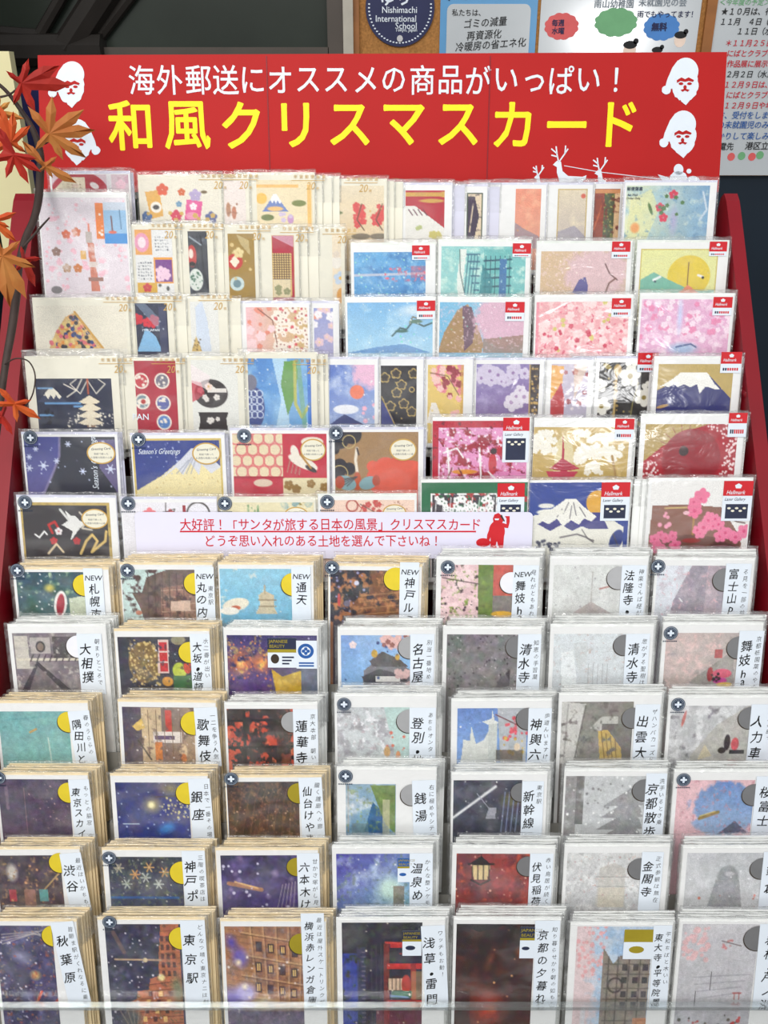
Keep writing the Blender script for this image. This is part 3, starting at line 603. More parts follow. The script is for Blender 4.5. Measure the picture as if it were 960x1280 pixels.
# ---- bottom six rows: sleeved photo-style cards with handwritten title strips
def g71(a): a.gr((40, 72, 92), (96, 120, 120), 70).nz((60, 96, 88), 16, .45, .2); a.nz((170, 190, 160), 10, .62, .1, 4); a.e(60, 735, 9, 7, (196, 186, 96), soft=5); a.e(72, 755, 8, 17, (236, 232, 228), 10); a.e(72, 756, 5, 14, (170, 38, 60), 10); a.pg([(84, 748), (104, 744), (104, 790), (84, 790)], (196, 204, 180)); a.dots(40, WH, 1.1)
def g72(a):
    a.bg((196, 218, 214)); a.pg([(163, 741), (175, 741), (182, 722), (196, 716), (210, 712), (243, 712), (243, 790), (180, 790), (172, 760)], (112, 92, 86)); a.pg([(200, 735), (243, 728), (243, 800), (196, 800)], (146, 112, 98))
    for i in range(6): a.ln([(184+i*9, 716), (182+i*9, 786)], 1, (86, 68, 66)); a.ln([(200, 738+i*9), (243, 736+i*9)], 1, (190, 160, 140))
    a.nz((84, 66, 64), 7, .55, .1); a.ln([(158, 741), (182, 741)], 1, (90, 80, 80)); a.e(170, 766, 4, 3, (190, 130, 110)); a.pg([(212, 752), (235, 750), (236, 764), (210, 764)], (206, 178, 160))
def g73(a): a.gr((148, 202, 226), (112, 178, 208)); a.e(293, 756, 17, 8, (232, 224, 204), -12); a.e(293, 760, 6, 3, (190, 96, 70)); a.nz((230, 226, 214), 9, .72, .1); a.pg([(322, 744), (330, 738), (342, 744), (341, 758), (346, 768), (318, 768), (324, 756)], (204, 190, 160)); a.ln([(330, 732), (330, 742)], 2, (180, 160, 130)); a.ln([(322, 750), (344, 750)], 1.5, (140, 120, 90)); a.ln([(322, 758), (344, 758)], 1.5, (140, 120, 90)); a.e(285, 764, 12, 5, (240, 236, 226))
def g74(a):
    a.bg((44, 40, 52)); a.pg([(462, 710), (502, 710), (502, 790), (432, 790), (440, 752), (462, 742)], (120, 78, 50)); a.nz((176, 118, 78), 6, .52, .08, 2); a.nz((44, 38, 50), 9, .6, .08, 3)
    for i in range(5): a.ln([(450, 745+i*8), (500, 740+i*8)], 1, (196, 150, 100), .7)
    a.dots(22, (150, 150, 190), 1.6, (416, 712, 458, 780)); a.e(424, 750, 2, 8, (190, 70, 70)); a.e(446, 729, 3, 3, (210, 210, 230)); a.e(434, 755, 4, 4, (120, 110, 130))
def g75(a): a.bg((226, 190, 194)); a.nz((244, 214, 216), 9, .5, .1); a.nz((60, 44, 48), 6, .68, .05, 3); a.pg([(598, 706), (618, 706), (622, 790), (600, 790)], (108, 130, 62)); a.nz((126, 150, 66), 5, .62, .1, 5); a.r_(618, 706, 650, 745, (196, 86, 72)); a.r_(618, 745, 650, 790, (128, 120, 116)); a.e(630, 768, 14, 4, (226, 176, 60)); a.ln([(553, 722), (575, 726), (600, 730)], 1.2, (70, 50, 50)); a.dots(14, (60, 40, 50), 1.6, (553, 745, 598, 785))
def g76(a): a.gr((216, 218, 216), (204, 204, 202)); a.nz((226, 228, 226), 14, .5, .2); a.nz((176, 176, 174), 3, .72, .1, 4, .6); a.pg([(717, 768), (742, 752), (770, 768)], (176, 166, 164)); a.ln([(742, 715), (742, 754)], 1.5, (184, 180, 178)); a.ln([(752, 736), (775, 730)], 2, (176, 128, 120)); a.dots(16, (170, 166, 170), 1.2)
def g77(a): a.gr((210, 206, 208), (190, 184, 190)); a.pg([(820, 706), (866, 706), (846, 750), (838, 790), (820, 790)], (220, 224, 232)); a.pg([(866, 706), (910, 706), (910, 790), (838, 790), (846, 750)], (160, 150, 162)); a.nz((196, 180, 190), 10, .55, .2); a.r_(886, 706, 900, 790, (206, 182, 188), .4); a.nz((226, 182, 190), 4, .7, .1, 6); a.ln([(853, 748), (857, 752)], 1.5, WH)
def g81(a):
    a.bg((120, 110, 118)); a.nz((160, 150, 150), 16, .5, .2); a.r_(16, 795, 32, 835, (200, 194, 184)); a.r_(36, 797, 60, 816, (178, 170, 168)); a.e(48, 808, 6, 7, (70, 62, 66)); a.e(48, 808, 4, 5, (140, 120, 110)); a.ln([(18, 824), (95, 824)], 3, (214, 206, 190))
    for i in range(8): a.ln([(38+i*8, 818), (34+i*8, 826)], 1.5, (60, 52, 56))
    a.pg([(42, 826), (90, 870), (15, 870)], (70, 64, 72)); a.pg([(42, 832), (78, 870), (26, 870)], (118, 110, 112)); a.r_(64, 796, 95, 822, (84, 76, 80)); a.nz((190, 184, 178), 6, .66, .1, 3)
def g82(a):
    a.bg((52, 50, 62)); a.e(178, 828, 20, 26, (126, 100, 58)); a.dots(120, (214, 188, 124), 1.6, (160, 800, 196, 858)); a.pg([(197, 800), (210, 800), (208, 842), (194, 842)], (226, 196, 188))
    for i in range(3): a.r_(198, 803+i*13, 207, 813+i*13, (196, 50, 54))
    a.e(222, 838, 9, 10, (184, 196, 70)); a.e(206, 852, 7, 6, (220, 156, 60)); a.r_(214, 845, 238, 866, (68, 110, 70)); a.e(232, 834, 5, 8, (200, 74, 54)); a.nz((60, 58, 72), 6, .62, .1, 2); a.e(222, 800, 9, 6, (150, 140, 110)); a.dots(20, (220, 220, 230), 1)
def g83(a):
    a.gr((58, 46, 110), (92, 60, 120)); a.e(300, 828, 22, 22, (206, 112, 62), soft=18); a.e(326, 828, 18, 16, (230, 130, 60), soft=14); a.e(300, 830, 7, 7, (250, 200, 120), soft=5); a.e(325, 832, 6, 6, (250, 196, 110), soft=5)
    a.dots(90, (222, 128, 86), 1.1, (285, 800, 345, 850)); a.nz((44, 38, 96), 8, .62, .1); a.dots(40, (200, 190, 230), .9); a.r_(340, 832, 396, 870, (92, 78, 110)); a.pg([(338, 836), (352, 846), (376, 838), (392, 834), (394, 870), (344, 870)], (196, 158, 46)); a.nz((232, 200, 90), 6, .6, .1, 4, .6); a.r_(376, 834, 396, 870, (98, 104, 122))
def x83(ch, X, Y, sx):
    mb = MB(); mb.box(X(334), X(370), Y(834), Y(797), .0009, .0011, mi=0); mb.box(X(334), X(370), Y(812), Y(797), .0011, .0012, mi=1); mb.box(X(334), X(370), Y(815), Y(811), .0012, .0013, mi=2); mb.disc(X(343), Y(823), .005, .006, .0011, .0012, 16, 3)
    put_text(mb, 'JAPANESE', X(336), Y(803), 6*sx, .00135, .01, 0, 0, .9, mi=2); put_text(mb, 'BEAUTY', X(336), Y(809), 6*sx, .00135, .01, 0, 0, .9, mi=2)
    for i in range(3): mb.box(X(352), X(367-i*3), Y(822+i*4), Y(820+i*4), .0011, .00115, mi=4)
    ch('product_tag', mb.mesh('product_tag', [M['label'], M['inkb'], M['ogold'], M['shade_and_print'], M['inkb']]))
    mb = MB(); mb.box(X(370), X(396), Y(835), Y(800), .0013, .0014, mi=0); x, y, r = X(382), Y(813), 10*sx
    mb.disc(x, y, r, r, .0014, .0015, 24, 1); mb.disc(x, y, r*.6, r*.6, .0015, .00155, 20, 0)
    for q in range(4): mb.disc(x+r*.3*math.cos(q*math.pi/2), y+r*.3*math.sin(q*math.pi/2), r*.23, r*.23, .00155, .0016, 8, 1)
    for i in range(2): mb.box(X(373), X(392), Y(829+i*3.5), Y(827+i*3.5), .0014, .0015, mi=1)
    ch('charity_label', mb.mesh('charity_label', [M['label'], M['blueink']]))
def roof(a, P, c, c2):
    a.pg(P, c)
    n = 9; 
    for i in range(n): t = i/(n-1); x = P[0][0]*(1-t)+P[1][0]*t; y = P[0][1]*(1-t)+P[1][1]*t; a.ln([(x, y), (x-4, y+12)], 1, c2, .7)
def g84(a):
    a.gr((122, 158, 214), (150, 198, 232), 60); a.nz((190, 216, 240), 20, .5, .3, 2, .6); a.pg([(455, 838), (470, 826), (500, 828), (520, 842), (520, 870), (452, 870)], (120, 118, 124)); a.pg([(452, 846), (474, 836), (512, 846), (508, 854), (456, 854)], (70, 68, 76)); a.pg([(462, 826), (478, 814), (500, 824), (512, 834), (466, 834)], (88, 82, 84)); a.e(468, 817, 4, 5, (196, 160, 70)); a.e(497, 821, 3, 4, (196, 160, 70)); a.r_(470, 846, 500, 852, (222, 220, 216)); a.r_(462, 858, 510, 862, (210, 208, 204))
    a.fls(22, (232, 186, 180), 5, (478, 794, 514, 812)); a.fls(8, (150, 90, 80), 3, (480, 794, 514, 812)); a.fl(441, 806, 5, (236, 214, 214)); a.fls(8, (214, 178, 176), 5, (495, 838, 514, 858)); a.dots(7, (40, 60, 120), 1.6)
def g85(a): a.gr((122, 112, 122), (128, 124, 122)); a.nz((96, 110, 98), 20, .48, .2); a.nz((166, 150, 164), 9, .6, .2, 3, .7); a.dots(70, (60, 50, 56), 1.2); a.dots(60, (214, 202, 210), .8); a.pg([(618, 870), (628, 846), (640, 842), (640, 870)], (96, 92, 96)); a.pg([(634, 842), (640, 836), (640, 852)], (60, 56, 60))
def g86(a): a.gr((220, 226, 230), (204, 208, 212)); a.pg([(703, 816), (718, 812), (724, 850), (722, 870), (705, 870)], (232, 236, 238)); a.pg([(718, 804), (735, 802), (736, 830), (726, 840)], (206, 210, 212)); a.nz((196, 198, 200), 7, .6, .15, 2, .7); a.nz((196, 168, 162), 4, .7, .1, 5, .7); [a.ln([(738+i*6, 830), (738+i*6, 870)], 1, (176, 178, 182)) for i in range(5)]
def g87(a): a.gr((206, 184, 180), (176, 170, 166), 30); a.nz((228, 196, 192), 8, .5, .15); a.nz((150, 142, 142), 14, .6, .15, 3); a.pg([(870, 850), (920, 812), (925, 870), (860, 870)], (160, 154, 150)); a.e(893, 843, 4, 9, (170, 60, 66)); a.e(908, 842, 12, 6, (214, 96, 120)); a.e(906, 851, 9, 4, (196, 76, 150)); a.e(912, 856, 10, 3, (214, 180, 90)); a.r_(897, 812, 906, 822, (186, 96, 96)); a.dots(6, (50, 36, 44), 2, (894, 838, 905, 853))
def g91(a): a.gr((112, 168, 170), (128, 176, 172)); a.nz((138, 186, 180), 18, .5, .3); a.ln([(34, 915), (42, 911)], 2.4, (190, 150, 80)); a.ln([(56, 922), (58, 955)], 1.5, (190, 210, 200)); a.ln([(0, 900), (82, 893)], 2, (92, 150, 156), .4)
def g92(a):
    a.gr((70, 62, 86), (176, 148, 118), 10); a.r_(176, 885, 200, 960, (206, 182, 148)); a.r_(206, 888, 214, 916, (196, 64, 54)); a.pg([(164, 908), (176, 898), (180, 910), (170, 914)], (224, 190, 110)); a.r_(190, 915, 225, 928, (226, 214, 206)); a.r_(192, 920, 216, 924, (96, 70, 100))
    for i in range(5): a.ln([(184+i*10, 888), (184+i*10, 946)], 1, (130, 104, 84))
    a.r_(192, 928, 200, 950, (206, 128, 70)); a.e(227, 940, 5, 10, (212, 186, 150)); a.e(227, 948, 4, 6, (206, 130, 80)); a.nz((110, 90, 84), 8, .6, .1); a.ln([(170, 925), (186, 950)], 2, (90, 80, 70)); a.dots(30, (234, 224, 220), .9)
def g93(a):
    a.bg((58, 46, 46)); a.nz((196, 78, 54), 11, .52, .05); a.nz((222, 116, 84), 8, .66, .1, 3); a.nz((44, 36, 36), 6, .6, .05, 5); [a.ln([(280, y), (366, y-2)], 3.4, (34, 28, 28)) for y in (901, 935)]; a.r_(303, 888, 306, 955, (40, 32, 32)); a.r_(345, 886, 362, 955, (70, 56, 52), .6)
def g94(a): a.gr((206, 208, 212), (196, 206, 206), 20); a.nz((170, 168, 174), 9, .5, .12); a.nz((236, 236, 240), 6, .6, .1, 3); a.nz((196, 182, 186), 5, .68, .1, 6); a.pg([(480, 884), (513, 884), (513, 960), (498, 960)], (186, 210, 206)); a.dots(9, (206, 110, 90), 1.8, (482, 915, 512, 955)); a.e(484, 940, 4, 7, (214, 172, 120)); a.e(498, 945, 3, 6, (220, 156, 110))
def g95(a):
    a.gr((108, 140, 200), (130, 164, 214)); a.pg([(578, 945), (580, 924), (588, 926), (590, 908), (596, 930), (606, 925), (612, 912), (618, 930), (620, 955), (576, 955)], (214, 216, 210)); a.pg([(604, 902), (615, 898), (616, 888), (619, 900), (624, 903), (616, 908)], (226, 228, 224)); a.r_(612, 905, 622, 955, (200, 204, 200)); a.pg([(622, 885), (660, 885), (660, 960), (628, 960)], (180, 184, 190))
    a.nz((226, 110, 120), 4, .62, .05, 3, .0); a.dots(26, (222, 84, 100), 2.2, (632, 893, 660, 925)); a.ln([(620, 893), (660, 912)], 1.4, (110, 60, 64)); a.dots(14, (206, 176, 90), 2.2, (622, 922, 658, 950)); a.r_(622, 938, 655, 952, (96, 84, 70), .7); a.e(648, 934, 4, 5, (226, 206, 180)); a.dots(12, WH, 1)
def g96(a):
    a.bg((138, 134, 128)); a.pg([(701, 876), (734, 880), (722, 960), (701, 960)], (202, 200, 196)); a.ln([(711, 880), (708, 950)], 1.5, (160, 158, 154)); a.ln([(733, 882), (722, 950)], 2, (108, 104, 100)); a.pg([(740, 910), (754, 896), (775, 896), (775, 905), (750, 914)], (190, 188, 182)); a.r_(755, 905, 793, 960, (112, 108, 104)); a.pg([(750, 914), (762, 912), (780, 935), (782, 950), (754, 950)], (196, 168, 96)); [a.ln([(754+i*6, 914+i*3), (760+i*5, 950)], 1, (120, 92, 50)) for i in range(4)]; a.nz((112, 106, 102), 7, .6, .1)
def g97(a): a.gr((196, 196, 198), (176, 176, 178), 60); a.nz((222, 222, 224), 9, .5, .12); a.nz((140, 138, 142), 8, .66, .1, 3); a.pg([(868, 945), (900, 905), (940, 880), (940, 960), (870, 960)], (178, 174, 166), .7); a.pg([(878, 950), (886, 930), (896, 945)], (206, 196, 170)); a.e(857, 898, 2, 10, (196, 110, 104), 12); a.e(914, 928, 4, 10, (44, 34, 38)); a.e(924, 930, 5, 8, (196, 84, 92)); a.e(908, 938, 5, 4, (50, 40, 44)); a.r_(918, 938, 936, 942, (40, 40, 44))
def g01(a): a.gr((66, 56, 84), (86, 72, 92)); a.nz((96, 80, 100), 14, .5, .3); a.dots(24, (206, 170, 160), .9, (32, 980, 82, 1035)); a.ln([(6, 985), (6, 1010)], 4, (120, 100, 120), .8); a.ln([(28, 985), (28, 1040)], .8, (150, 110, 120), .7)
def g02(a): a.gr((44, 48, 104), (48, 62, 140), 60); a.nz((86, 78, 116), 14, .5, .25); a.e(212, 985, 24, 14, (150, 138, 108), 10, soft=14); a.e(188, 1006, 16, 14, (170, 160, 120), soft=12); a.e(187, 1006, 6, 6, (250, 240, 190), soft=4); a.e(205, 1035, 16, 9, (60, 130, 200), -20, soft=6); a.dots(50, (222, 210, 150), 1.3, (200, 996, 236, 1022)); a.dots(40, (190, 200, 230), .9); a.ln([(192, 996), (234, 994)], 1.2, (90, 80, 70)); a.ln([(150, 1030), (170, 1030)], 1.2, (180, 200, 220))
def g03(a): a.gr((60, 50, 48), (88, 64, 48)); a.nz((104, 72, 52), 10, .5, .2); a.nz((140, 98, 68), 3.5, .6, .1, 2, .7); [a.ln([(290+i*10, 1044), (300+i*9, 1000), (306+i*9, 984)], 1, (132, 92, 66), .6) for i in range(8)]; a.dots(70, (200, 160, 130), .8, (288, 985, 372, 1050))
def g04(a): a.gr((146, 174, 194), (100, 146, 178)); a.ln([(435, 982), (435, 1040)], 1.5, (150, 140, 130)); a.nz((222, 226, 230), 14, .56, .2); a.pg([(466, 1002), (478, 1015), (490, 1044), (454, 1044)], (44, 92, 138)); a.pg([(463, 982), (495, 982), (495, 1044), (482, 1030), (470, 1000)], (112, 134, 78)); a.nz((140, 156, 92), 4, .6, .1, 4, .6); a.r_(479, 1000, 487, 1044, (196, 190, 160), .7); a.r_(440, 1030, 460, 1050, (110, 130, 130), .6)
def g05(a): a.bg((62, 62, 78)); a.nz((96, 96, 112), 14, .5, .2); a.ln([(567, 1022), (620, 983)], 4, (190, 192, 200), .8); a.ln([(567, 1022), (620, 983)], 1.5, (240, 240, 240)); a.ln([(597, 992), (612, 1010)], 1, (170, 170, 186)); a.pg([(612, 1010), (622, 1009), (620, 1024), (608, 1024)], (150, 150, 164)); a.e(640, 1000, 18, 12, (96, 92, 70), soft=6); [a.ln([(632+i*6, 990), (628+i*6, 1040)], 1.4, (120, 130, 160)) for i in range(4)]; a.dots(20, WH, .8)
def g06(a): a.bg((198, 200, 202)); a.r_(708, 970, 722, 1044, (152, 150, 150)); a.r_(722, 970, 731, 1030, (120, 118, 118)); a.nz((216, 218, 220), 10, .5, .2, 2, .7); [a.pg([(790, 985+i*14), (804, 994+i*15), (808, 1006+i*15), (756-i*4, 1008+i*15), (768-i*3, 1000+i*15)], (156-4*i, 156-4*i, 158-4*i)) for i in range(4)]; a.dots(34, WH, 1.4); a.dots(14, (140, 138, 140), 1.6, (735, 975, 780, 1020)); a.dots(12, (180, 178, 180), 1)
def g07(a): a.gr((104, 138, 194), (160, 182, 210)); a.pg([(902, 1044), (924, 1026), (945, 1044)], (98, 102, 124)); a.nz((226, 178, 186), 6, .50, .1, 2, .0); a.mix(np.clip((np.hypot((a.X-910)/38, (a.Y-1012)/32)+.5*(fbm(a.X, a.Y, 7, 4)-.5)-1.0)*6, 0, 1), (226, 186, 192)); a.nz((196, 130, 142), 4, .66, .08, 3, .6); a.ln([(879, 1023), (902, 1015)], 4, (150, 124, 60)); a.ln([(879, 1020), (898, 1014)], 1.2, (214, 190, 100))
def g11(a): a.gr((66, 56, 72), (84, 70, 74)); a.nz((110, 92, 84), 9, .5, .2); a.e(12, 1090, 9, 14, (196, 188, 180), soft=5); a.nz((150, 120, 90), 4, .64, .1, 2); [a.ln([(72, 1090), (72-26*math.cos(t*.5), 1090-26*math.sin(t*.5-1.6))], 1, (206, 170, 110), .8) for t in range(0, 9)]; a.r_(25, 1112, 38, 1140, (150, 110, 100)); a.r_(44, 1112, 54, 1126, (96, 150, 150)); a.r_(6, 1112, 14, 1126, (170, 70, 80)); a.dots(14, (196, 150, 110), 1.6)
def g12(a):
    a.gr((52, 54, 68), (74, 80, 110)); a.nz((96, 100, 96), 10, .5, .2)
    for (x, y, c) in ((185, 1084, (206, 160, 100)), (147, 1085, (180, 170, 150)), (167, 1093, (206, 150, 90)), (180, 1097, (196, 200, 196)), (204, 1090, (206, 150, 90)), (196, 1105, (190, 196, 190)), (156, 1105, (180, 186, 180))):
        for i in range(3): t = i*math.pi/3; a.ln([(x-6*math.cos(t), y-6*math.sin(t)), (x+6*math.cos(t), y+6*math.sin(t))], 1.6, c)
    a.nz((120, 132, 96), 4, .6, .1, 4, .7); a.ln([(135, 1122), (220, 1122)], 3, (50, 110, 190), .6); a.dots(50, (220, 216, 196), .9)
def g13(a): a.gr((56, 50, 84), (84, 70, 124)); a.nz((98, 84, 140), 12, .5, .25); a.ln([(284, 1104), (325, 1112)], 5, (190, 130, 86), .8); a.ln([(292, 1102), (320, 1110)], 2, (224, 180, 120)); a.dots(8, (150, 130, 170), 5, soft=1.5, al=.5); a.dots(16, (206, 200, 226), 1.8); [a.ln([(345+i*5, 1134), (352+i*4, 1106-i)], 1, (190, 180, 180), .7) for i in range(5)]
def g14(a): a.gr((74, 64, 160), (140, 190, 206), 50); a.nz((200, 216, 236), 14, .55, .25); a.e(470, 1085, 4, 32, (210, 226, 240), 12, soft=8); a.e(487, 1112, 22, 22, (196, 224, 214), soft=14); a.nz((110, 130, 124), 5, .62, .1, 4, .7); a.r_(492, 1108, 505, 1134, (120, 100, 84), .7); a.dots(30, WH, .9)
def g15(a): a.gr((128, 62, 66), (168, 56, 50), 30); a.nz((96, 52, 62), 14, .5, .25); a.nz((214, 90, 56), 9, .64, .12, 3, .8); a.pg([(590, 1078), (602, 1070), (612, 1078), (616, 1082), (586, 1082)], (40, 34, 34)); a.pg([(590, 1082), (614, 1082), (610, 1100), (594, 1100)], (214, 190, 140)); a.ln([(586, 1080), (618, 1080)], 2, (38, 32, 32)); [a.ln([(x, 1082), (x+.5, 1100)], 1.4, (44, 36, 34)) for x in (591, 598, 605, 612)]; a.ln([(590, 1100), (602, 1106), (614, 1100)], 2, (40, 34, 34)); a.ln([(602, 1060), (602, 1070)], 1, (40, 34, 34)); a.dots(24, (226, 170, 150), 1.2)
def g16(a): a.gr((214, 214, 214), (190, 190, 192)); a.nz((228, 228, 228), 8, .5, .15); a.nz((176, 176, 176), 4, .6, .1, 3, .7); a.pg([(752, 1085), (770, 1078), (784, 1085), (786, 1134), (748, 1134)], (196, 192, 186), .8); [a.ln([(748, y), (788, y)], 1, (160, 158, 156)) for y in (1096, 1108, 1120)]; a.r_(752, 1110, 784, 1134, (206, 196, 176), .6); a.nz((206, 170, 160), 3, .74, .08, 5, .7); a.dots(16, (186, 150, 150), 1)
def g17(a): a.gr((190, 192, 196), (204, 204, 206)); a.nz((214, 214, 218), 14, .5, .2); a.e(913, 1096, 15, 16, (150, 152, 156), soft=3); a.pg([(898, 1100), (928, 1100), (934, 1134), (890, 1134)], (158, 158, 162)); a.e(915, 1092, 6, 3, (186, 186, 190)); a.dots(5, (206, 110, 90), 1.6, (870, 1110, 950, 1130)); a.dots(20, (236, 236, 240), 1.2)
def g21(a): a.gr((66, 64, 100), (60, 54, 88)); a.nz((110, 106, 150), 14, .5, .25); a.dots(60, (216, 210, 226), 1.2); a.e(38, 1219, 9, 8, (214, 190, 120), soft=6); a.e(22, 1195, 22, 12, (150, 150, 180), 30, soft=12); [a.ln([(0, 1180-i*4), (30+i*5, 1170-i*2), (60, 1160+i*7)], 1.2, (200, 190, 180), .7) for i in range(4)]; a.nz((170, 90, 70), 5, .64, .1, 4, .8); a.ln([(36, 1255), (44, 1240)], 3, (214, 90, 60)); a.ln([(62, 1252), (76, 1240)], 3, (200, 80, 56)); a.nz((160, 140, 110), 4, .7, .1, 6)
def g22(a):
    a.gr((44, 44, 66), (66, 64, 88)); a.nz((90, 90, 116), 14, .52, .25); B = (180, 108, 78)
    a.pg([(200, 1155), (223, 1155), (223, 1300), (150, 1300), (150, 1256), (164, 1250), (166, 1240), (180, 1238), (183, 1224), (194, 1220), (196, 1190)], B)
    for i in range(9): a.ln([(199-i*.5, 1164+i*7), (222, 1162+i*7)], 1, (132, 74, 58), .7)
    for i in range(7): a.ln([(178-i*4, 1232+i*9), (222, 1226+i*9)], 1.3, (112, 62, 52), .8)
    for i in range(5):
        for j in range(3): a.r_(199+j*7, 1170+i*11, 202+j*7, 1176+i*11, (96, 56, 54)); a.r_(180+j*13-i*3, 1240+i*11, 184+j*13-i*3, 1246+i*11, (236, 190, 120) if (i+j) % 2 else (96, 56, 54))
    a.ln([(140, 1199), (198, 1200)], 2.2, (190, 160, 130)); a.e(178, 1200, 3, 3, (220, 200, 160)); a.ln([(140, 1165), (152, 1190)], 5, (150, 110, 90), .5); a.e(197, 1222, 6, 6, (240, 222, 160), soft=3.2); a.e(217, 1238, 11, 26, (130, 130, 106), soft=8); a.nz((70, 78, 60), 4, .62, .1, 5, .5)
    a.dots(60, (212, 206, 214), 1.3, (130, 1155, 196, 1290)); a.dots(14, (120, 116, 140), 4, soft=3.2, al=.5); a.e(155, 1275, 16, 16, (90, 84, 90), soft=8); [a.ln([(160, 1300), (140+i*9, 1262-i % 2*6)], 1, (170, 150, 130), .7) for i in range(5)]
def g23(a):
    a.gr((166, 116, 86), (184, 136, 94)); a.nz((126, 84, 66), 12, .5, .2)
    for i in range(16): a.ln([(282, 1160+i*7-6), (378, 1160+i*7+10)], 1, (118, 76, 60), .45)
    for i in range(5): a.ln([(312+i*16, 1158), (320+i*13, 1270)], 2, (206, 160, 116), .6); a.ln([(314+i*16, 1158), (322+i*13, 1270)], 1, (96, 62, 50), .7)
    for y in (1168, 1196, 1222, 1248): a.ln([(300, y-3), (378, y+10)], 2, (214, 170, 124), .6); a.ln([(300, y-1), (378, y+12)], 1, (100, 66, 54), .8)
    for r in range(3):
        for i in range(4): x = 319+i*15-r*1; y = 1177+r*26+i*2.4; a.r_(x, y, x+7, y+12, (82, 58, 58)); a.r_(x+2, y+2, x+5.5, y+10, (230, 190, 120) if (r+i) % 3 else (70, 60, 80)); a.ln([(x+3.6, y), (x+3.6, y+12)], .8, (70, 50, 48))
    for (x, y, rx, ry, c) in ((298, 1196, 13, 18, (104, 88, 176)), (288, 1178, 10, 14, (92, 80, 166)), (302, 1243, 20, 17, (182, 172, 220)), (288, 1252, 14, 24, (120, 108, 184)), (324, 1258, 20, 13, (206, 196, 166))): a.e(x, y, rx, ry, c, -20, soft=9)
    a.e(296, 1203, 6, 6, (248, 226, 190), soft=5); a.e(303, 1234, 6, 6, (250, 236, 214), soft=5); a.mix(np.clip((a.Y-1262)/5, 0, 1)*.85, (96, 92, 124)); a.nz((150, 140, 160), 6, .6, .1, 7, .4); a.dots(26, (230, 214, 206), 1.4)
def g24(a):
    a.gr((40, 38, 50), (48, 42, 70)); a.pg([(427, 1192), (448, 1192), (446, 1300), (425, 1300)], (54, 66, 150)); a.r_(446, 1184, 456, 1300, (60, 62, 90)); [a.ln([(452, y), (456, y)], 1.5, (110, 104, 120)) for y in range(1190, 1290, 6)]; a.nz((50, 60, 50), 8, .6, .1); a.r_(480, 1180, 486, 1300, (116, 44, 44)); a.r_(484, 1205, 530, 1211, (196, 54, 52)); a.r_(488, 1180, 520, 1184, (176, 50, 50)); a.r_(484, 1252, 530, 1260, (196, 54, 52)); a.r_(514, 1205, 520, 1256, (150, 44, 46))
    a.e(496, 1231, 12, 11, (60, 40, 40)); [a.r_(486+i*5, 1224, 489+i*5, 1238, (206, 176, 150)) for i in range(4)]; [a.ln([(432+i*5, 1200), (430+i*5, 1290)], 1, (70, 84, 170), .6) for i in range(4)]; [a.ln([(458+i*6, 1180), (458+i*6, 1290)], 1, (76, 66, 76), .7) for i in range(4)]; a.ln([(482, 1178), (526, 1180)], 2.4, (206, 70, 60)); a.ln([(500, 1192), (530, 1193)], 1.5, (150, 40, 40)); a.e(508, 1231, 6, 12, (176, 56, 50)); a.r_(490, 1240, 515, 1248, (70, 110, 90)); a.ln([(488, 1246), (510, 1248)], 2, (120, 150, 200)); a.r_(515, 1215, 530, 1250, (196, 160, 90), .5); a.r_(470, 1265, 530, 1300, (130, 50, 60), .6); a.dots(20, (230, 220, 200), 1)
def g25(a): a.gr((38, 24, 28), (70, 30, 26)); a.nz((84, 40, 30), 16, .5, .25); a.e(612, 1262, 32, 34, (176, 58, 34), soft=28); a.e(618, 1262, 10, 8, (238, 120, 50), soft=8); a.pg([(571, 1155), (600, 1165), (640, 1155)], (24, 18, 22)); a.e(615, 1200, 8, 24, (130, 60, 34), 20, soft=12); a.e(656, 1190, 14, 10, (116, 60, 36), soft=6); a.dots(10, (230, 170, 110), 1.2); a.r_(571, 1240, 590, 1300, (50, 22, 26), .6)
def g26(a):
    a.gr((196, 208, 222), (180, 200, 220)); a.nz((160, 190, 222), 16, .5, .15); a.mix(np.clip((1-(a.X-722)/44+.8*(fbm(a.X, a.Y, 9, 5)-.5)-.3)*4, 0, 1), (222, 200, 202)); a.dots(60, (226, 170, 172), 2.4, (722, 1157, 760, 1225)); a.pg([(757, 1185), (770, 1205), (778, 1195), (817, 1195), (817, 1300), (757, 1300)], (140, 130, 120))
    for x in (764, 776, 790, 804): a.ln([(x, 1196), (x, 1290)], 1.6, (88, 80, 76))
    for y in (1205, 1218, 1236, 1250, 1264, 1278): a.ln([(760, y), (817, y)], 1.4, (96, 88, 82))
    a.rg(774, 1232, 9, 1.6, (70, 62, 58)); [a.r_(x, y, x+6, y+7, (70, 64, 66)) for x in (782, 796, 808) for y in (1206, 1222, 1240, 1254)]; a.ln([(735, 1260), (735, 1290)], 6, (220, 226, 232), .6); a.r_(800, 1275, 817, 1290, (200, 130, 90), .7)
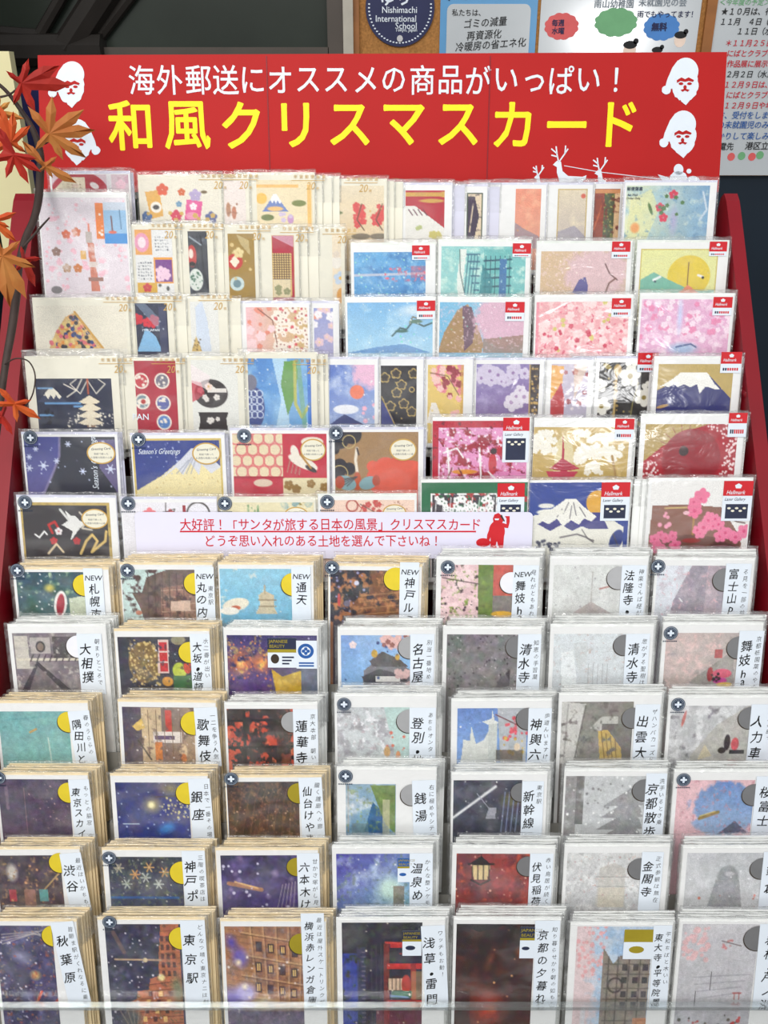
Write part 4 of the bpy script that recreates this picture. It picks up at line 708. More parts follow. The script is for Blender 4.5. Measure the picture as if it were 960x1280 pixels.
def g27(a): a.gr((206, 204, 208), (176, 174, 180)); a.nz((196, 194, 200), 20, .5, .2); a.dots(46, (224, 184, 186), 3.4, (858, 1160, 888, 1200), al=.7); a.dots(9, (200, 130, 130), 2, (905, 1175, 925, 1185)); a.ln([(905, 1176), (930, 1182)], 1, (90, 70, 70)); [a.ln([(872+i*4, 1222+i*9), (945-i*5, 1218+i*8)], 1.2, (140, 138, 146), .6) for i in range(4)]; a.ln([(896, 1215), (896, 1238)], 1, (80, 76, 80)); a.ln([(878, 1240), (878, 1256)], 1, (80, 76, 80)); a.ln([(926, 1242), (936, 1242)], 2, (150, 80, 80)); a.ln([(928, 1242), (928, 1250)], 1.2, (150, 80, 80)); a.ln([(934, 1242), (934, 1250)], 1.2, (150, 80, 80)); a.dots(16, (190, 60, 60), 2.2, (860, 1272, 945, 1292)); a.dots(10, (96, 90, 84), 2.2, (860, 1268, 945, 1292))
def ptag(l, r, t, b, c1):
    def f(ch, X, Y, sx):
        mb = MB(); h = b-t; mb.box(X(l), X(r), Y(b), Y(t), .0009, .00105, mi=0); mb.box(X(l), X(r), Y(t+h*.34), Y(t), .00105, .0011, mi=1); mb.box(X(l), X(r), Y(t+h*.42), Y(t+h*.34), .0011, .00115, mi=2); mb.disc(X((l+r)/2-2), Y(t+h*.68), (r-l)*.26*sx, (r-l)*.14*sx, .00105, .0011, 16, 1)
        put_text(mb, 'JAPANESE', X(l+1), Y(t+h*.14), h*.16*sx, .0012, .01, mi=2); put_text(mb, 'BEAUTY', X(l+1), Y(t+h*.3), h*.16*sx, .0012, .01, mi=2)
        ch('product_tag', mb.mesh('product_tag', [M['label'], M[c1], M['ogold']]))
    return f
P6 = [
 (7, 15, 136, 712, 'Sapporo', 'green-blue snowy night card with a red oval, strip reading NEW 札幌市', g71, (19, 715, 104, None), (104, 128, 710, 'NEW|札幌市', ''), (104, 731, 14, 'gold'), (22, 713), 'c'),
 (7, 149, 266, 706, 'domed station', 'card with a brown domed station lying sideways, strip reading NEW 東京駅 丸の内', g72, (151, 712, 243, None), (243, 267, 708, 'NEW|丸の内駅', '  東京駅'), (243, 729, 14, 'gold'), (159, 713), 'c'),
 (7, 272, 392, 706, 'sky blue tower', 'sky blue card with a pale tower and a curled figure, strip reading NEW 通天', g73, (274, 711, 364, None), (364, 388, 708, 'NEW|通天', ''), (366, 730, 15, 'gold'), None, 'c'),
 (7, 410, 528, 708, 'brown arches', 'dark card with brown lit arches, strip reading NEW 神戸ルミ', g74, (413, 713, 500, None), (500, 524, 702, 'NEW|神戸ルミ', ''), (495, 723, 15, 'gold'), (415, 710), 'c'),
 (7, 546, 675, 699, 'blossom and red gate', 'pink blossom and green leaf card with a red corner, strip reading NEW 舞妓', g75, (552, 706, 642, None), (642, 674, 706, 'NEW|舞妓haa', '見れがともあれか'), (640, 728, 14, 'wseal'), (560, 709), 'w'),
 (7, 688, 811, 698, 'misty temple roof', 'pale grey misty temple roof card, strip reading 法隆寺', g76, (693, 706, 778, None), (778, 809, 706, '法隆寺・', '神楽さんば経が生る'), (775, 722, 15, 'silver'), None, 'w'),
 (7, 820, 944, 700, 'mauve mountain', 'white and mauve mountain card, strip reading 富士山', g77, (823, 707, 908, None), (908, 940, 704, '富士山pt', 'る見を一部の前が'), (908, 724, 15, 'dsilver'), (823, 708), 'w'),
 (8, 9, 132, 783, 'sepia street', 'sepia castle street card, strip reading 大相撲', g81, (14, 791, 95, None), (95, 126, 792, '大相撲', '朝まりところで'), (96, 808, 15, 'wseal'), None, 'w'),
 (8, 142, 262, 789, 'gold bulbs', 'night card with a gold cluster and red sign, strip reading 大坂・道頓', g82, (146, 796, 237, None), (237, 262, 792, '大坂・道頓', '水二番が出い', 0, 868, 14), (236, 815, 14, 'gold'), None, 'c'),
 (8, 279, 398, 788, 'fireworks', 'orange fireworks on purple card with two small stick-on labels', g83, (283, 794, 396, None), None, None, None, 'w'),
 (8, 422, 545, 787, 'castle roof', 'light blue card with castle roofs and cherry blossom, strip reading 名古屋', g84, (426, 794, 513, None), (513, 543, 792, '名古屋', '別当一番地め'), (513, 809, 15, 'silver'), None, 'w'),
 (8, 554, 677, 786, 'grey speckles', 'grey-mauve speckled card, strip reading 清水寺, fifth from the left', g85, (559, 793, 648, None), (648, 677, 792, '清水寺・', '知恵の手習葉'), (648, 808, 15, 'dsilver'), None, 'w'),
 (8, 688, 818, 783, 'pale misty stage', 'almost white misty hillside card, strip reading 清水寺, sixth from the left', g86, (693, 792, 783, None), (783, 813, 792, '清水寺', '思がする聖樹は'), (782, 806, 14, 'dsilver'), None, 'w'),
 (8, 829, 955, 781, 'dancers in bloom', 'pinkish grey street card with tiny dancers in red, strip reading 舞妓', g87, (834, 791, 925, None), (925, 956, 788, '舞妓haa', '京都祇園葉のやの'), (926, 809, 15, 'dsilver'), (839, 791), 'w'),
 (9, -8, 110, 879, 'teal river', 'plain teal river card, strip reading 隅田川', g91, (-4, 889, 84, None), (84, 111, 889, '隅田川と', '春のうららの と月', -4, 960, 14.5), (84, 902, 14, 'gold'), None, 'c'),
 (9, 147, 270, 878, 'theatre street', 'warm brown theatre street card, strip reading 歌舞伎', g92, (152, 884, 242, None), (242, 271, 884, '歌舞伎', '一二を争う人気の曲', -3), (241, 903, 16, 'gold'), None, 'c'),
 (9, 280, 397, 881, 'red leaves', 'black and orange-red maple leaf card, strip reading 蓮華寺', g93, (283, 886, 366, None), (366, 397, 886, '蓮華寺', '京大本部 朝い'), (365, 902, 14, 'silver'), None, 'w'),
 (9, 418, 546, 870, 'snowy trees', 'white snowy tree card, strip reading 登別・地', g94, (421, 884, 512, None), (512, 545, 884, '登別・地', 'あちらオンタ・私は', 0, 960, 18), (512, 901, 16, 'silver'), (430, 880), 'w'),
 (9, 564, 690, 876, 'white gate on blue', 'blue sky card with white spires and red plum, strip reading 神輿', g95, (572, 885, 661, None), (661, 690, 885, '神輿六', '歩道んいますけ', 0, 960, 19), (661, 898, 15, 'dsilver'), None, 'w'),
 (9, 699, 828, 869, 'old shrine roof', 'grey shrine roof card with yellow timbers, strip reading 出雲大', g96, (703, 877, 793, None), (795, 826, 880, '出雲大', 'ザハンバカーズド'), (793, 897, 14, 'dsilver'), None, 'w'),
 (9, 836, 962, 872, 'rickshaw', 'grey hillside card with a tiny rickshaw, strip reading 人力車', g97, (840, 882, 940, None), (940, 971, 880, '人力車', '上方の町で'), (940, 897, 15, 'dsilver'), (848, 880), 'w'),
 (10, -8, 110, 969, 'purple skyline', 'dull purple skyline card, strip reading 東京スカイ', g01, (-4, 974, 85, None), (85, 111, 974, '東京スカイツ', 'もっとの脇窓 今東京', -2, 1052, 13), (85, 990, 14, 'gold'), (-2, 972), 'c'),
 (10, 137, 260, 970, 'glowing night lights', 'deep blue card with glowing golden lights, strip reading 銀座', g02, (143, 978, 235, None), (235, 262, 973, '銀座', '日本で一番その場所', -2, 1052, 22), (234, 991, 15, 'gold'), None, 'c'),
 (10, 281, 402, 972, 'brown trees', 'brown winter tree avenue card, strip reading 仙台けやき', g03, (283, 977, 373, None), (373, 402, 972, '仙台けやき', '朧く護廊への廊', -2, 1052, 15), (373, 991, 14, 'ogold'), (289, 973), 'c'),
 (10, 421, 546, 962, 'blue mountain bath', 'blue mountain and green willow card with a white margin, strip reading 銭湯', g04, (432, 980, 495, None), (515, 545, 975, '銭湯', '右に極めやシテー', -2, 1052, 22), (516, 993, 15, 'silver'), (432, 970), 'w'),
 (10, 564, 685, 968, 'train streak', 'dark grey card with a white diagonal streak, strip reading 新幹線', g05, (567, 975, 653, None), (653, 680, 976, '新幹線', '東京駅', 0, 1050, 17), (652, 990, 13, 'dsilver'), None, 'w'),
 (10, 706, 834, 964, 'grey pagoda', 'grey snowy pagoda card, strip reading 京都散歩', g06, (708, 970, 808, None), (808, 834, 966, '京都散歩', '洗手いるとき乗', 0, 1052, 18), (807, 987, 15, 'dsilver'), None, 'w'),
 (10, 843, 968, 965, 'pink arch of blossom', 'blossom arch around blue sky card, strip reading 桜富士', g07, (848, 975, 945, None), (946, 972, 970, '桜富士', '', 0, 1052, 18), (945, 993, 15, 'dsilver'), (855, 974), 'w'),
 (11, -12, 100, 1062, 'dim shopping street', 'dim purple-brown street card with a white patch, strip reading 渋谷', g11, (-8, 1069, 74, None), (74, 101, 1067, '渋谷', '最近はいかちもど', -5, 1140, 20), (74, 1078, 14, 'gold'), None, 'c'),
 (11, 127, 256, 1063, 'lit snowflakes', 'dark card with gold and white snowflake lights, strip reading 神戸', g12, (134, 1071, 227, None), (227, 256, 1063, '神戸ポ', '三階の喫茶店は', -1, 1140, 18), (227, 1090, 16, 'gold'), (136, 1072), 'c'),
 (11, 269, 398, 1063, 'purple plane', 'purple night card with a bronze streak, strip reading 六本木', g13, (275, 1069, 371, None), (371, 399, 1066, '六本木け', '甘かさ塚がし見え', 0, 1140, 15.5), (371, 1083, 13, 'ogold'), None, 'c'),
 (11, 415, 541, 1060, 'blue aurora', 'blue and white aurora card with a small stick-on tag, strip reading 温泉', g14, (420, 1067, 512, None), (512, 541, 1066, '温泉め', 'かんな整ンケモ', 0, 1140, 17), None, None, 'w'),
 (11, 566, 694, 1060, 'paper lantern', 'red card with a hanging lantern, strip reading 伏見稲荷', g15, (571, 1067, 663, None), (663, 692, 1066, '伏見稲荷', '赤い鳥居が続く', 0, 1140, 14.5), (661, 1082, 14, 'dsilver'), None, 'w'),
 (11, 706, 838, 1058, 'white pavilion', 'near-white pavilion card, strip reading 金閣寺', g16, (710, 1066, 803, None), (803, 830, 1064, '金閣寺', '正式参観は無在', 0, 1140, 16), (802, 1085, 15, 'dsilver'), None, 'w'),
 (11, 854, 985, 1060, 'grey buddha', 'grey card with a pale seated statue, strip reading 鎌倉', g17, (860, 1066, 955, None), (955, 982, 1064, '鎌倉', '', 0, 1140, 22), (955, 1085, 15, 'dsilver'), None, 'w'),
 (12, -12, 96, 1152, 'snowy boulevard', 'violet night boulevard card under bare branches, strip reading 秋葉原', g21, (-8, 1157, 64, None), (63, 92, 1153, '秋葉原', '皆賑ま駅がくれなるに乗にぎます', -7, 1262, 23), (66, 1169, 15, 'gold'), None, 'c'),
 (12, 121, 256, 1150, 'orange tower', 'starry night card with an orange brick tower, strip reading 東京駅', g22, (130, 1155, 225, None), (225, 256, 1150, '東京駅', 'どんなつ晴く東京ナニは村が美丸', -1, 1258, 24), (226, 1172, 16, 'gold'), (137, 1152), 'c'),
 (12, 275, 408, 1152, 'brick warehouse', 'orange-brown brick building card with violet lights, strip reading 横浜赤レンガ倉庫', g23, (280, 1158, 378, None), (376, 405, 1141, '横浜赤レンガ倉庫', '最近は屋外スケートリンクがま集', -1, 1258, 13.4), (376, 1179, 15, 'ogold'), None, 'c'),
 (12, 420, 557, 1150, 'red lantern gate', 'dark blue card with a red gate and lantern, strip reading 浅草・雷門', g24, (427, 1153, 528, None), (526, 556, 1157, '浅草・雷門', 'ワッチもお勧！', -3, 1262, 20), None, None, 'w'),
 (12, 567, 702, 1150, 'red glow', 'near-black card with a red sunset glow, strip reading 京都の夕暮れ', g25, (571, 1155, 669, None), (669, 700, 1150, '京都の夕暮れ', '知り暮らせかり朝の如もことで', -1, 1256, 16), None, None, 'w'),
 (12, 713, 842, 1156, 'phoenix hall', 'pale blue card with a wooden hall and pink blossom, strip reading 東大寺・平等院', g26, (722, 1158, 817, None), (817, 840, 1156, '東大寺・平等院鳳凰堂', '平和ちばと木いい', -1, 1262, 12.4), None, None, 'w'),
 (12, 850, 985, 1152, 'misty lake gate', 'pale grey lake card with a far red gate, strip reading 箱根・芦ノ湖', g27, (854, 1155, 950, None), (950, 982, 1154, '箱根・芦ノ湖', '', -1, 1262, 18), (950, 1172, 18, 'dsilver'), None, 'w'),
]
ORD = {7: 'sixth row from the bottom', 8: 'fifth row from the bottom', 9: 'fourth row from the bottom', 10: 'third row from the bottom', 11: 'second row from the bottom', 12: 'bottom row'}
CN = ['first', 'second', 'third', 'fourth', 'fifth', 'sixth', 'last']
cnt = {}
for (k, L, R, T, note, lab, fn, art, strip, seal, badge, env) in P6:
    i = cnt.get(k, 0); cnt[k] = i+1
    ex = {'fireworks': x83, 'blue aurora': ptag(497, 514, 1072, 1102, 'blueink'), 'red lantern gate': ptag(503, 527, 1163, 1194, 'inkb'), 'red glow': ptag(651, 670, 1158, 1197, 'inkb'), 'phoenix hall': ptag(781, 818, 1161, 1198, 'ogold')}.get(note)
    cream = env == 'c'
    pack(k, L, R, T, lab, fn, art, strip, seal, badge, env, nb=(5 if i not in (6,) else 4), extra=ex, note=note+' card', rs=2.1 if cream else 1.9, tilt=(.8 if note in ('theatre street', 'brown arches') else random.uniform(-.35, .35)),
         blabel='%s envelope stacked behind the %s card, counting back' % ('cream' if cream else 'white', note))
# ---- upper six rows
# row 6
def h6a(a): a.frame(99, (196, 170, 100)); a.r_(27, 632, 132, 720, (58, 54, 58)); a.nz((76, 72, 78), 8, .6, .2, 1, .5); a.pg([(88, 645), (80, 638), (84, 650), (75, 656), (88, 664), (84, 676), (97, 660), (104, 654), (97, 650), (92, 644)], (226, 226, 224)); a.ln([(74, 637), (84, 650)], 3, (216, 216, 214)); a.ln([(62, 666), (58, 656), (66, 652), (70, 660)], 3, (190, 50, 50)); a.fl(70, 664, 5, (226, 220, 222), (200, 120, 120)); a.fl(63, 676, 5, (190, 50, 56)); a.fl(92, 676, 5, (180, 50, 56)); a.ln([(45, 672), (52, 664), (55, 668)], 2, WH); a.ln([(40, 668), (44, 671)], 2, WH); a.ln([(55, 692), (66, 680), (74, 690)], 2.6, (226, 206, 170)); a.ln([(96, 692), (104, 676), (112, 668), (118, 676), (110, 690), (128, 676), (130, 664)], 3.2, (216, 186, 116)); a.ln([(98, 640), (106, 650), (100, 660), (112, 662)], 2.2, (206, 196, 180))
def h6b(a): a.bg((232, 230, 236)); a.fl(186, 643, 9, (232, 130, 134), (250, 230, 200)); a.fl(176, 659, 6, (226, 120, 124), (250, 230, 200)); a.fl(212, 642, 6, (206, 96, 100), (250, 220, 200)); a.fl(218, 648, 4, (214, 100, 104)); a.ln([(207, 626), (206, 640), (218, 636), (212, 650)], 1, (60, 50, 46)); a.ln([(193, 646), (196, 653), (202, 654), (207, 649), (204, 641)], 3.6, (34, 34, 40)); a.ln([(186, 657), (188, 660), (187, 664)], 2.6, (34, 34, 40)); a.ln([(192, 680), (206, 680), (206, 668), (192, 668)], 4, (236, 170, 70)); a.pg([(178, 665), (188, 700), (168, 700)], (236, 150, 150), .7); a.e(198, 688, 9, 3, (60, 54, 54)); a.rg(247, 642, 14, 1.4, (60, 54, 50)); a.r_(228, 632, 231, 642, (150, 40, 50))
def h6c(a): a.bg((226, 216, 178)); [a.ln([(310+i*4, 645), (308+i*4+2, 632+i % 3*3)], 2.4, (90, 140, 90)) for i in range(4)]; a.fls(8, (140, 170, 170), 4, (354, 624, 388, 634)); a.nz((236, 226, 190), 9, .5, .2); a.dots(8, (150, 130, 60), 1.6, (360, 622, 384, 632))
def h6d(a): a.bg((238, 208, 190)); a.rg(440, 632, 7, 1.2, (170, 60, 50)); a.ln([(446, 628), (452, 636), (448, 642)], 1, (170, 60, 50)); a.fls(9, (196, 66, 60), 3.6, (446, 626, 474, 640)); a.ln([(450, 630), (468, 640)], 1, (90, 60, 50)); a.r_(402, 640, 425, 650, (120, 96, 86)); a.dots(20, (170, 120, 100), 1, (470, 626, 510, 640))
def h6e(a):
    a.bg((28, 104, 66)); a.r_(538, 617, 622, 700, WH); a.r_(541, 619, 620, 700, (62, 54, 62)); a.nz((170, 44, 46), 8, .56, .04, 2); a.nz((36, 100, 62), 8, .6, .04, 5); a.nz((72, 68, 84), 6, .64, .05, 8, .8)
    a.r_(526, 604, 538, 700, (28, 104, 66)); a.r_(526, 603, 660, 616, (28, 104, 66)); a.fls(34, WH, 4.4, (543, 622, 620, 645), (60, 100, 70)); [a.ln([(546+i*9, 622), (544+i*9, 645)], 1, WH) for i in range(9)]
def h6f(a):
    a.bg((42, 66, 146)); a.e(748, 628, 14, 15, (222, 166, 60)); a.pg([(665, 645), (690, 640), (760, 645), (784, 660), (784, 720), (665, 720)], (232, 230, 220)); a.pg([(674, 655), (692, 644), (752, 640), (764, 662), (740, 662), (730, 658), (718, 664), (704, 656), (690, 664)], (58, 56, 130)); a.pg([(678, 650), (688, 638), (700, 630), (708, 624), (722, 624), (732, 634), (748, 646), (742, 652), (732, 648), (726, 656), (716, 650), (706, 658), (698, 648), (688, 655)], (238, 236, 228))
    for x0, y0, x1, y1 in ((712, 628, 706, 642), (718, 628, 722, 644), (726, 634, 734, 646), (704, 636, 698, 646), (716, 632, 714, 648)): a.ln([(x0, y0), (x1, y1)], .9, (70, 66, 80))
    a.e(690, 640, 18, 4, (234, 232, 222)); a.e(684, 632, 10, 3, (232, 230, 222)); a.ln([(703, 672), (724, 668), (736, 672), (745, 678)], 2, (110, 104, 110)); a.ln([(730, 662), (738, 674), (746, 676)], 1, (80, 76, 80)); a.dots(18, (62, 66, 90), 2.4, (672, 676, 702, 688)); a.e(774, 676, 8, 14, (42, 60, 130), 20); a.ln([(770, 668), (776, 682)], 1.4, (80, 70, 80)); a.r_(783, 640, 790, 720, (42, 66, 146))
def h6g(a):
    a.bg((236, 234, 232)); a.pg([(818, 632), (858, 630), (905, 634), (932, 672), (940, 720), (813, 720)], (140, 96, 82)); a.pg([(830, 672), (870, 668), (900, 672), (932, 674), (932, 720), (820, 720)], (112, 72, 62)); a.ln([(834, 635), (866, 634)], 2, (206, 178, 120)); a.ln([(871, 645), (871, 668)], 2.4, (176, 130, 70)); a.e(870, 676, 12, 3, (150, 40, 40)); a.pg([(884, 690), (904, 675), (930, 684), (932, 700)], (90, 54, 50))
    a.fls(7, (236, 118, 156), 9, (868, 616, 880, 640), (220, 80, 130)); a.fls(9, (238, 130, 166), 8, (876, 640, 905, 668), (220, 80, 130)); a.fls(8, (236, 126, 164), 8, (905, 655, 938, 672), (220, 80, 130)); a.fls(9, (226, 110, 150), 7, (822, 668, 850, 690), (210, 70, 120)); a.ln([(905, 640), (925, 652), (936, 654)], 1.6, (90, 60, 56)); a.e(861, 641, 4, 2.4, (240, 190, 200)); a.dots(6, (238, 160, 184), 2.6, (820, 640, 845, 668))
# row 5
def h5a(a):
    a.gr((66, 72, 140), (120, 110, 160), 70); a.pg([(74, 546), (72, 570), (62, 592), (46, 625), (146, 625), (146, 546)], (52, 54, 66)); a.pg([(118, 550), (146, 550), (146, 625), (140, 612), (122, 585)], (104, 96, 136)); a.ln([(74, 546), (72, 570), (62, 592), (46, 622)], 3, (150, 140, 176), .7)
    for (x, y, r) in ((51, 582, 6), (43, 561, 3), (34, 571, 3), (33, 585, 4), (84, 555, 3.4), (68, 576, 3.4), (100, 589, 4), (135, 586, 6), (128, 553, 2)):
        for i in range(3): t = i*math.pi/3; a.ln([(x-r*math.cos(t), y-r*math.sin(t)), (x+r*math.cos(t), y+r*math.sin(t))], 1.2, (206, 214, 240))
        a.e(x, y, r*.45, r*.45, (206, 214, 240))
    a.dots(16, (196, 204, 236), 1)
def x5a(ch, X, Y, sx):
    mb = MB(); put_text(mb, "Season's Greetings", X(119), Y(612), 11*sx, .0009, .0, math.pi/2, .3, .8); ch('script_lettering', mb.mesh('script_lettering', M['label']))
def h5b(a): a.bg((206, 184, 116)); a.r_(165, 549, 274, 640, (54, 68, 138)); a.gr; a.nz((72, 88, 160), 12, .5, .3, 1, .0); a.pg([(165, 614), (200, 594), (225, 574), (238, 561), (250, 560), (262, 570), (274, 586), (274, 640), (165, 640)], (236, 222, 170)); a.pg([(196, 600), (222, 576), (238, 561), (250, 560), (262, 570), (274, 584), (262, 592), (250, 580), (246, 594), (236, 578), (226, 594), (218, 584)], (214, 216, 226)); [a.ln([(246-i*4, 566+i*3), (236-i*6, 592)], 1, (150, 154, 170)) for i in range(4)]; a.dots(26, (190, 198, 230), 1, (168, 552, 225, 595)); a.frame(2.2, (212, 188, 110)); a.dots(20, (200, 170, 110), .8, (180, 596, 272, 612))
def x5b(ch, X, Y, sx):
    mb = MB(); put_text(mb, "Season's Greetings", X(171), Y(567), 9.6*sx, .0009, .0, 0, .3, .72); ch('script_lettering', mb.mesh('script_lettering', M['label']))
def h5c(a):
    a.bg((192, 54, 74)); a.r_(288, 543, 352, 596, (228, 212, 178))
    for i in range(5):
        for j in range(4):
            cx = 294+i*14+(7 if j % 2 else 0); cy = 548+j*14; a.rg(cx, cy, 7.4, 1.3, (214, 110, 112)) if cx < 352 and cy < 594 else None
    a.r_(353, 543, 412, 640, (192, 44, 66)); a.r_(353, 598, 412, 640, (226, 214, 176)); a.fls(5, (150, 116, 60), 6, (358, 602, 405, 612)); a.e(327, 604, 12, 5, (220, 200, 180)); a.r_(288, 596, 353, 598, (170, 40, 60))
    a.e(378, 578, 20, 7, (234, 226, 214), 25); a.e(368, 566, 5, 10, (234, 226, 214), -15); a.e(388, 586, 8, 3, (60, 50, 54), 30); a.e(390, 552, 14, 6, (232, 222, 206)); [a.ln([(362+i*4, 574+i*4), (358+i*5, 590+i)], 1, (170, 150, 130)) for i in range(4)]; a.ln([(375, 568), (388, 585)], 2.4, (176, 130, 60))
def h5d(a):
    a.bg((160, 126, 88)); [a.e(x, y, r, r, (46, 42, 50)) for x, y, r in ((425, 550, 11), (440, 543, 12), (418, 562, 6), (424, 582, 9), (436, 586, 8), (422, 590, 9))]; [a.rg(x, y, r, .8, (200, 180, 120)) for x, y, r in ((436, 552, 8), (424, 592, 10))]
    [a.e(x, y, r, r*.9, (218, 92, 72)) for x, y, r in ((470, 596, 12), (482, 584, 14), (500, 582, 14), (515, 590, 16), (500, 604, 24), (478, 606, 16), (466, 583, 8))]; a.r_(480, 596, 524, 640, (218, 92, 72)); a.ln([(446, 560), (444, 575), (446, 590)], 3.6, (232, 222, 206)); a.ln([(446, 560), (448, 568)], 2, (60, 50, 50)); a.e(446, 602, 5, 12, (190, 90, 60)); a.e(432, 604, 13, 9, (132, 168, 176), 20); a.e(460, 604, 12, 8, (132, 168, 176), -20); [a.ln([(446, 596), (421+i*3, 600+i*2)], 1, (70, 64, 70)) for i in range(5)]; a.e(424, 603, 6, 8, (180, 80, 60)); a.e(470, 601, 5, 7, (180, 80, 60))
def h5e(a):
    a.bg((184, 28, 54)); a.r_(548, 534, 622, 640, (232, 200, 220)); a.r_(551, 536, 622, 640, (158, 38, 56)); a.nz((226, 150, 196), 9, .44, .06, 2); a.nz((244, 226, 240), 4, .62, .06, 4); a.r_(541, 526, 548, 640, (184, 28, 54)); a.r_(541, 522, 665, 534, (184, 28, 54)); a.dots(18, WH, 1.4, (551, 538, 620, 560)); [a.ln([(x, 560), (x+3, 600)], 2.4, WH) for x in (560, 600)]; a.ln([(555, 566), (572, 560), (580, 572)], 2, WH); a.e(582, 590, 16, 3, (226, 150, 60)); a.e(617, 580, 5, 14, (196, 46, 60)); a.e(618, 564, 4, 4, (60, 40, 44)); a.ln([(612, 590), (622, 600)], 2, WH); a.r_(622, 590, 660, 640, (226, 140, 190)); a.ln([(566, 585), (560, 600), (582, 600), (574, 585)], 1.6, (120, 60, 56)); a.nz((120, 20, 44), 5, .68, .05, 8)
def h5f(a): a.bg((196, 168, 100)); a.e(707, 570, 12, 26, (220, 206, 160)); a.pg([(705, 545), (707, 560), (708, 574), (728, 586), (708, 590), (690, 586), (704, 574)], (176, 36, 66)); a.pg([(686, 590), (726, 590), (720, 598), (690, 598)], (196, 60, 90)); a.r_(694, 598, 716, 640, (190, 60, 80)); a.fls(34, (244, 240, 228), 5, (722, 560, 765, 576)); a.fls(26, (244, 240, 228), 5, (720, 540, 760, 566)); a.fls(26, (240, 236, 224), 5, (668, 540, 698, 566)); a.fls(12, (244, 240, 228), 5, (735, 568, 755, 592)); a.fls(12, (244, 240, 228), 5, (758, 535, 792, 548)); a.fls(10, (244, 240, 228), 5, (765, 556, 780, 576)); a.ln([(768, 570), (775, 600)], 3, (170, 136, 80))
def h5g(a):
    a.bg((180, 154, 92)); a.pg([(797, 586), (830, 558), (868, 536), (900, 526), (935, 526), (935, 640), (797, 640)], (170, 30, 46)); r_ = np.random.RandomState(3)
    for i in range(700):
        x = r_.uniform(800, 932); y = r_.uniform(528, 622)
        d = np.hypot((x-868)/40, (y-572)/42)
        if d > 1.02 and (y > 588-(x-797)*.78): s_ = 1.1+1.0*min(1, d-1) ; a.e(x, y, s_, s_*1.1, (244, 222, 222))
    a.e(868, 574, 37, 38, (150, 24, 40)); [a.ln([(858, 563), (858+32*math.cos(t*.35), 563+32*math.sin(t*.35))], .8, (128, 20, 34), .6) for t in range(18)]; a.e(858, 564, 6, 6, (50, 26, 28)); a.e(857, 560, 3, 3, (70, 40, 40))
# row 4
def h4a(a):
    a.bg((40, 44, 66)); a.nz((60, 66, 92), 12, .5, .3); a.fuji(61, 485, 40, 18, (60, 66, 92), (232, 226, 210), .6); a.ln([(44, 485), (62, 485)], 2, (120, 168, 214)); a.ln([(52, 504), (96, 504)], 2.4, (110, 160, 210)); a.ln([(44, 519), (60, 519)], 2.4, (110, 160, 210)); a.ln([(88, 508), (98, 508)], 2.4, (110, 160, 210)); W_ = (232, 224, 208)
    for s_ in (1, -1): a.ln([(107, 475), (107+s_*10, 492), (107+s_*22, 480), (107+s_*14, 474)], 1.2, W_)
    a.ln([(80, 496), (92, 488), (100, 474)], 1.4, W_); a.ln([(77, 480), (92, 488)], 1.4, W_); a.ln([(107, 472), (107, 492)], 2, (190, 90, 60)); a.r_(103, 500, 113, 534, (150, 120, 100)); [a.pg([(95-i, 502+i*9), (108, 494+i*9), (121+i, 502+i*9), (116, 505+i*9), (100, 505+i*9)], (226, 214, 190)) for i in range(4)]; a.nz(W_, 3, .60, .05, 5, .0); a.dots(60, W_, 1.2, (78, 516, 137, 534)); a.dots(10, (20, 24, 40), 2.6, (44, 512, 60, 534))
def h4b(a):
    a.bg((172, 44, 62)); WHc = (236, 226, 214)
    for (x, y, c) in ((175, 476, (190, 60, 70)), (201, 476, (120, 116, 130)), (175, 502, (120, 140, 150)), (201, 504, (96, 104, 160)), (201, 528, (90, 130, 190))): a.e(x, y, 9.5, 10, WHc); a.e(x, y, 7.6, 8, c); a.dots(7, WHc, 1.8, (x-6, y-6, x+6, y+6))
    a.fuji(201, 498, 16, 10, (90, 96, 160), WHc); a.e(176, 502, 8, 4, WHc); a.e(176, 502, 3, 3, (180, 60, 60))
def x4b(ch, X, Y, sx): mb = MB(); put_text(mb, 'PAN', X(161), Y(525), 11*sx, .0009, .01); ch('white_lettering', mb.mesh('white_lettering', M['label']))
def h4c(a): a.bg((226, 226, 220)); a.e(262, 492, 21, 18, (52, 44, 46)); a.pg([(245, 516), (283, 516), (280, 524), (282, 540), (244, 540), (247, 524)], (52, 44, 46)); a.fls(7, (226, 220, 214), 4, (246, 480, 280, 504)); a.fls(3, (226, 220, 214), 4, (250, 518, 278, 534)); a.r_(258, 486, 281, 490, (226, 220, 214)); a.pg([(236, 475), (250, 478), (254, 492), (244, 500), (236, 504)], (190, 60, 76), .8); a.fl(259, 483, 5, (240, 214, 200), (200, 160, 90)); a.pg([(238, 455), (262, 470), (256, 486), (238, 478)], (240, 226, 228), .7)
def h4d(a): a.gr((76, 130, 200), (126, 180, 222), 20); a.nz((166, 206, 234), 18, .5, .3); a.pg([(340, 448), (358, 446), (360, 540), (342, 540), (350, 500)], (196, 224, 240), .8); a.pg([(355, 452), (370, 450), (372, 470), (366, 500), (358, 520), (354, 500), (350, 480)], (106, 156, 84)); a.nz((150, 190, 110), 5, .62, .1, 3, .0); a.ln([(368, 452), (368, 505), (376, 522), (386, 505)], 4, (186, 186, 96)); a.ln([(372, 452), (380, 540)], 6, (120, 170, 120), .6); a.e(317, 510, 12, 26, (72, 84, 140)); [a.rg(309+i % 3*7, 492+i//3*9, 4, .9, (196, 206, 226)) for i in range(12)]; a.e(312, 478, 8, 10, (120, 120, 140)); a.pg([(383, 450), (392, 450), (392, 540), (384, 540)], (60, 110, 200), .8); a.dots(30, WH, 1)
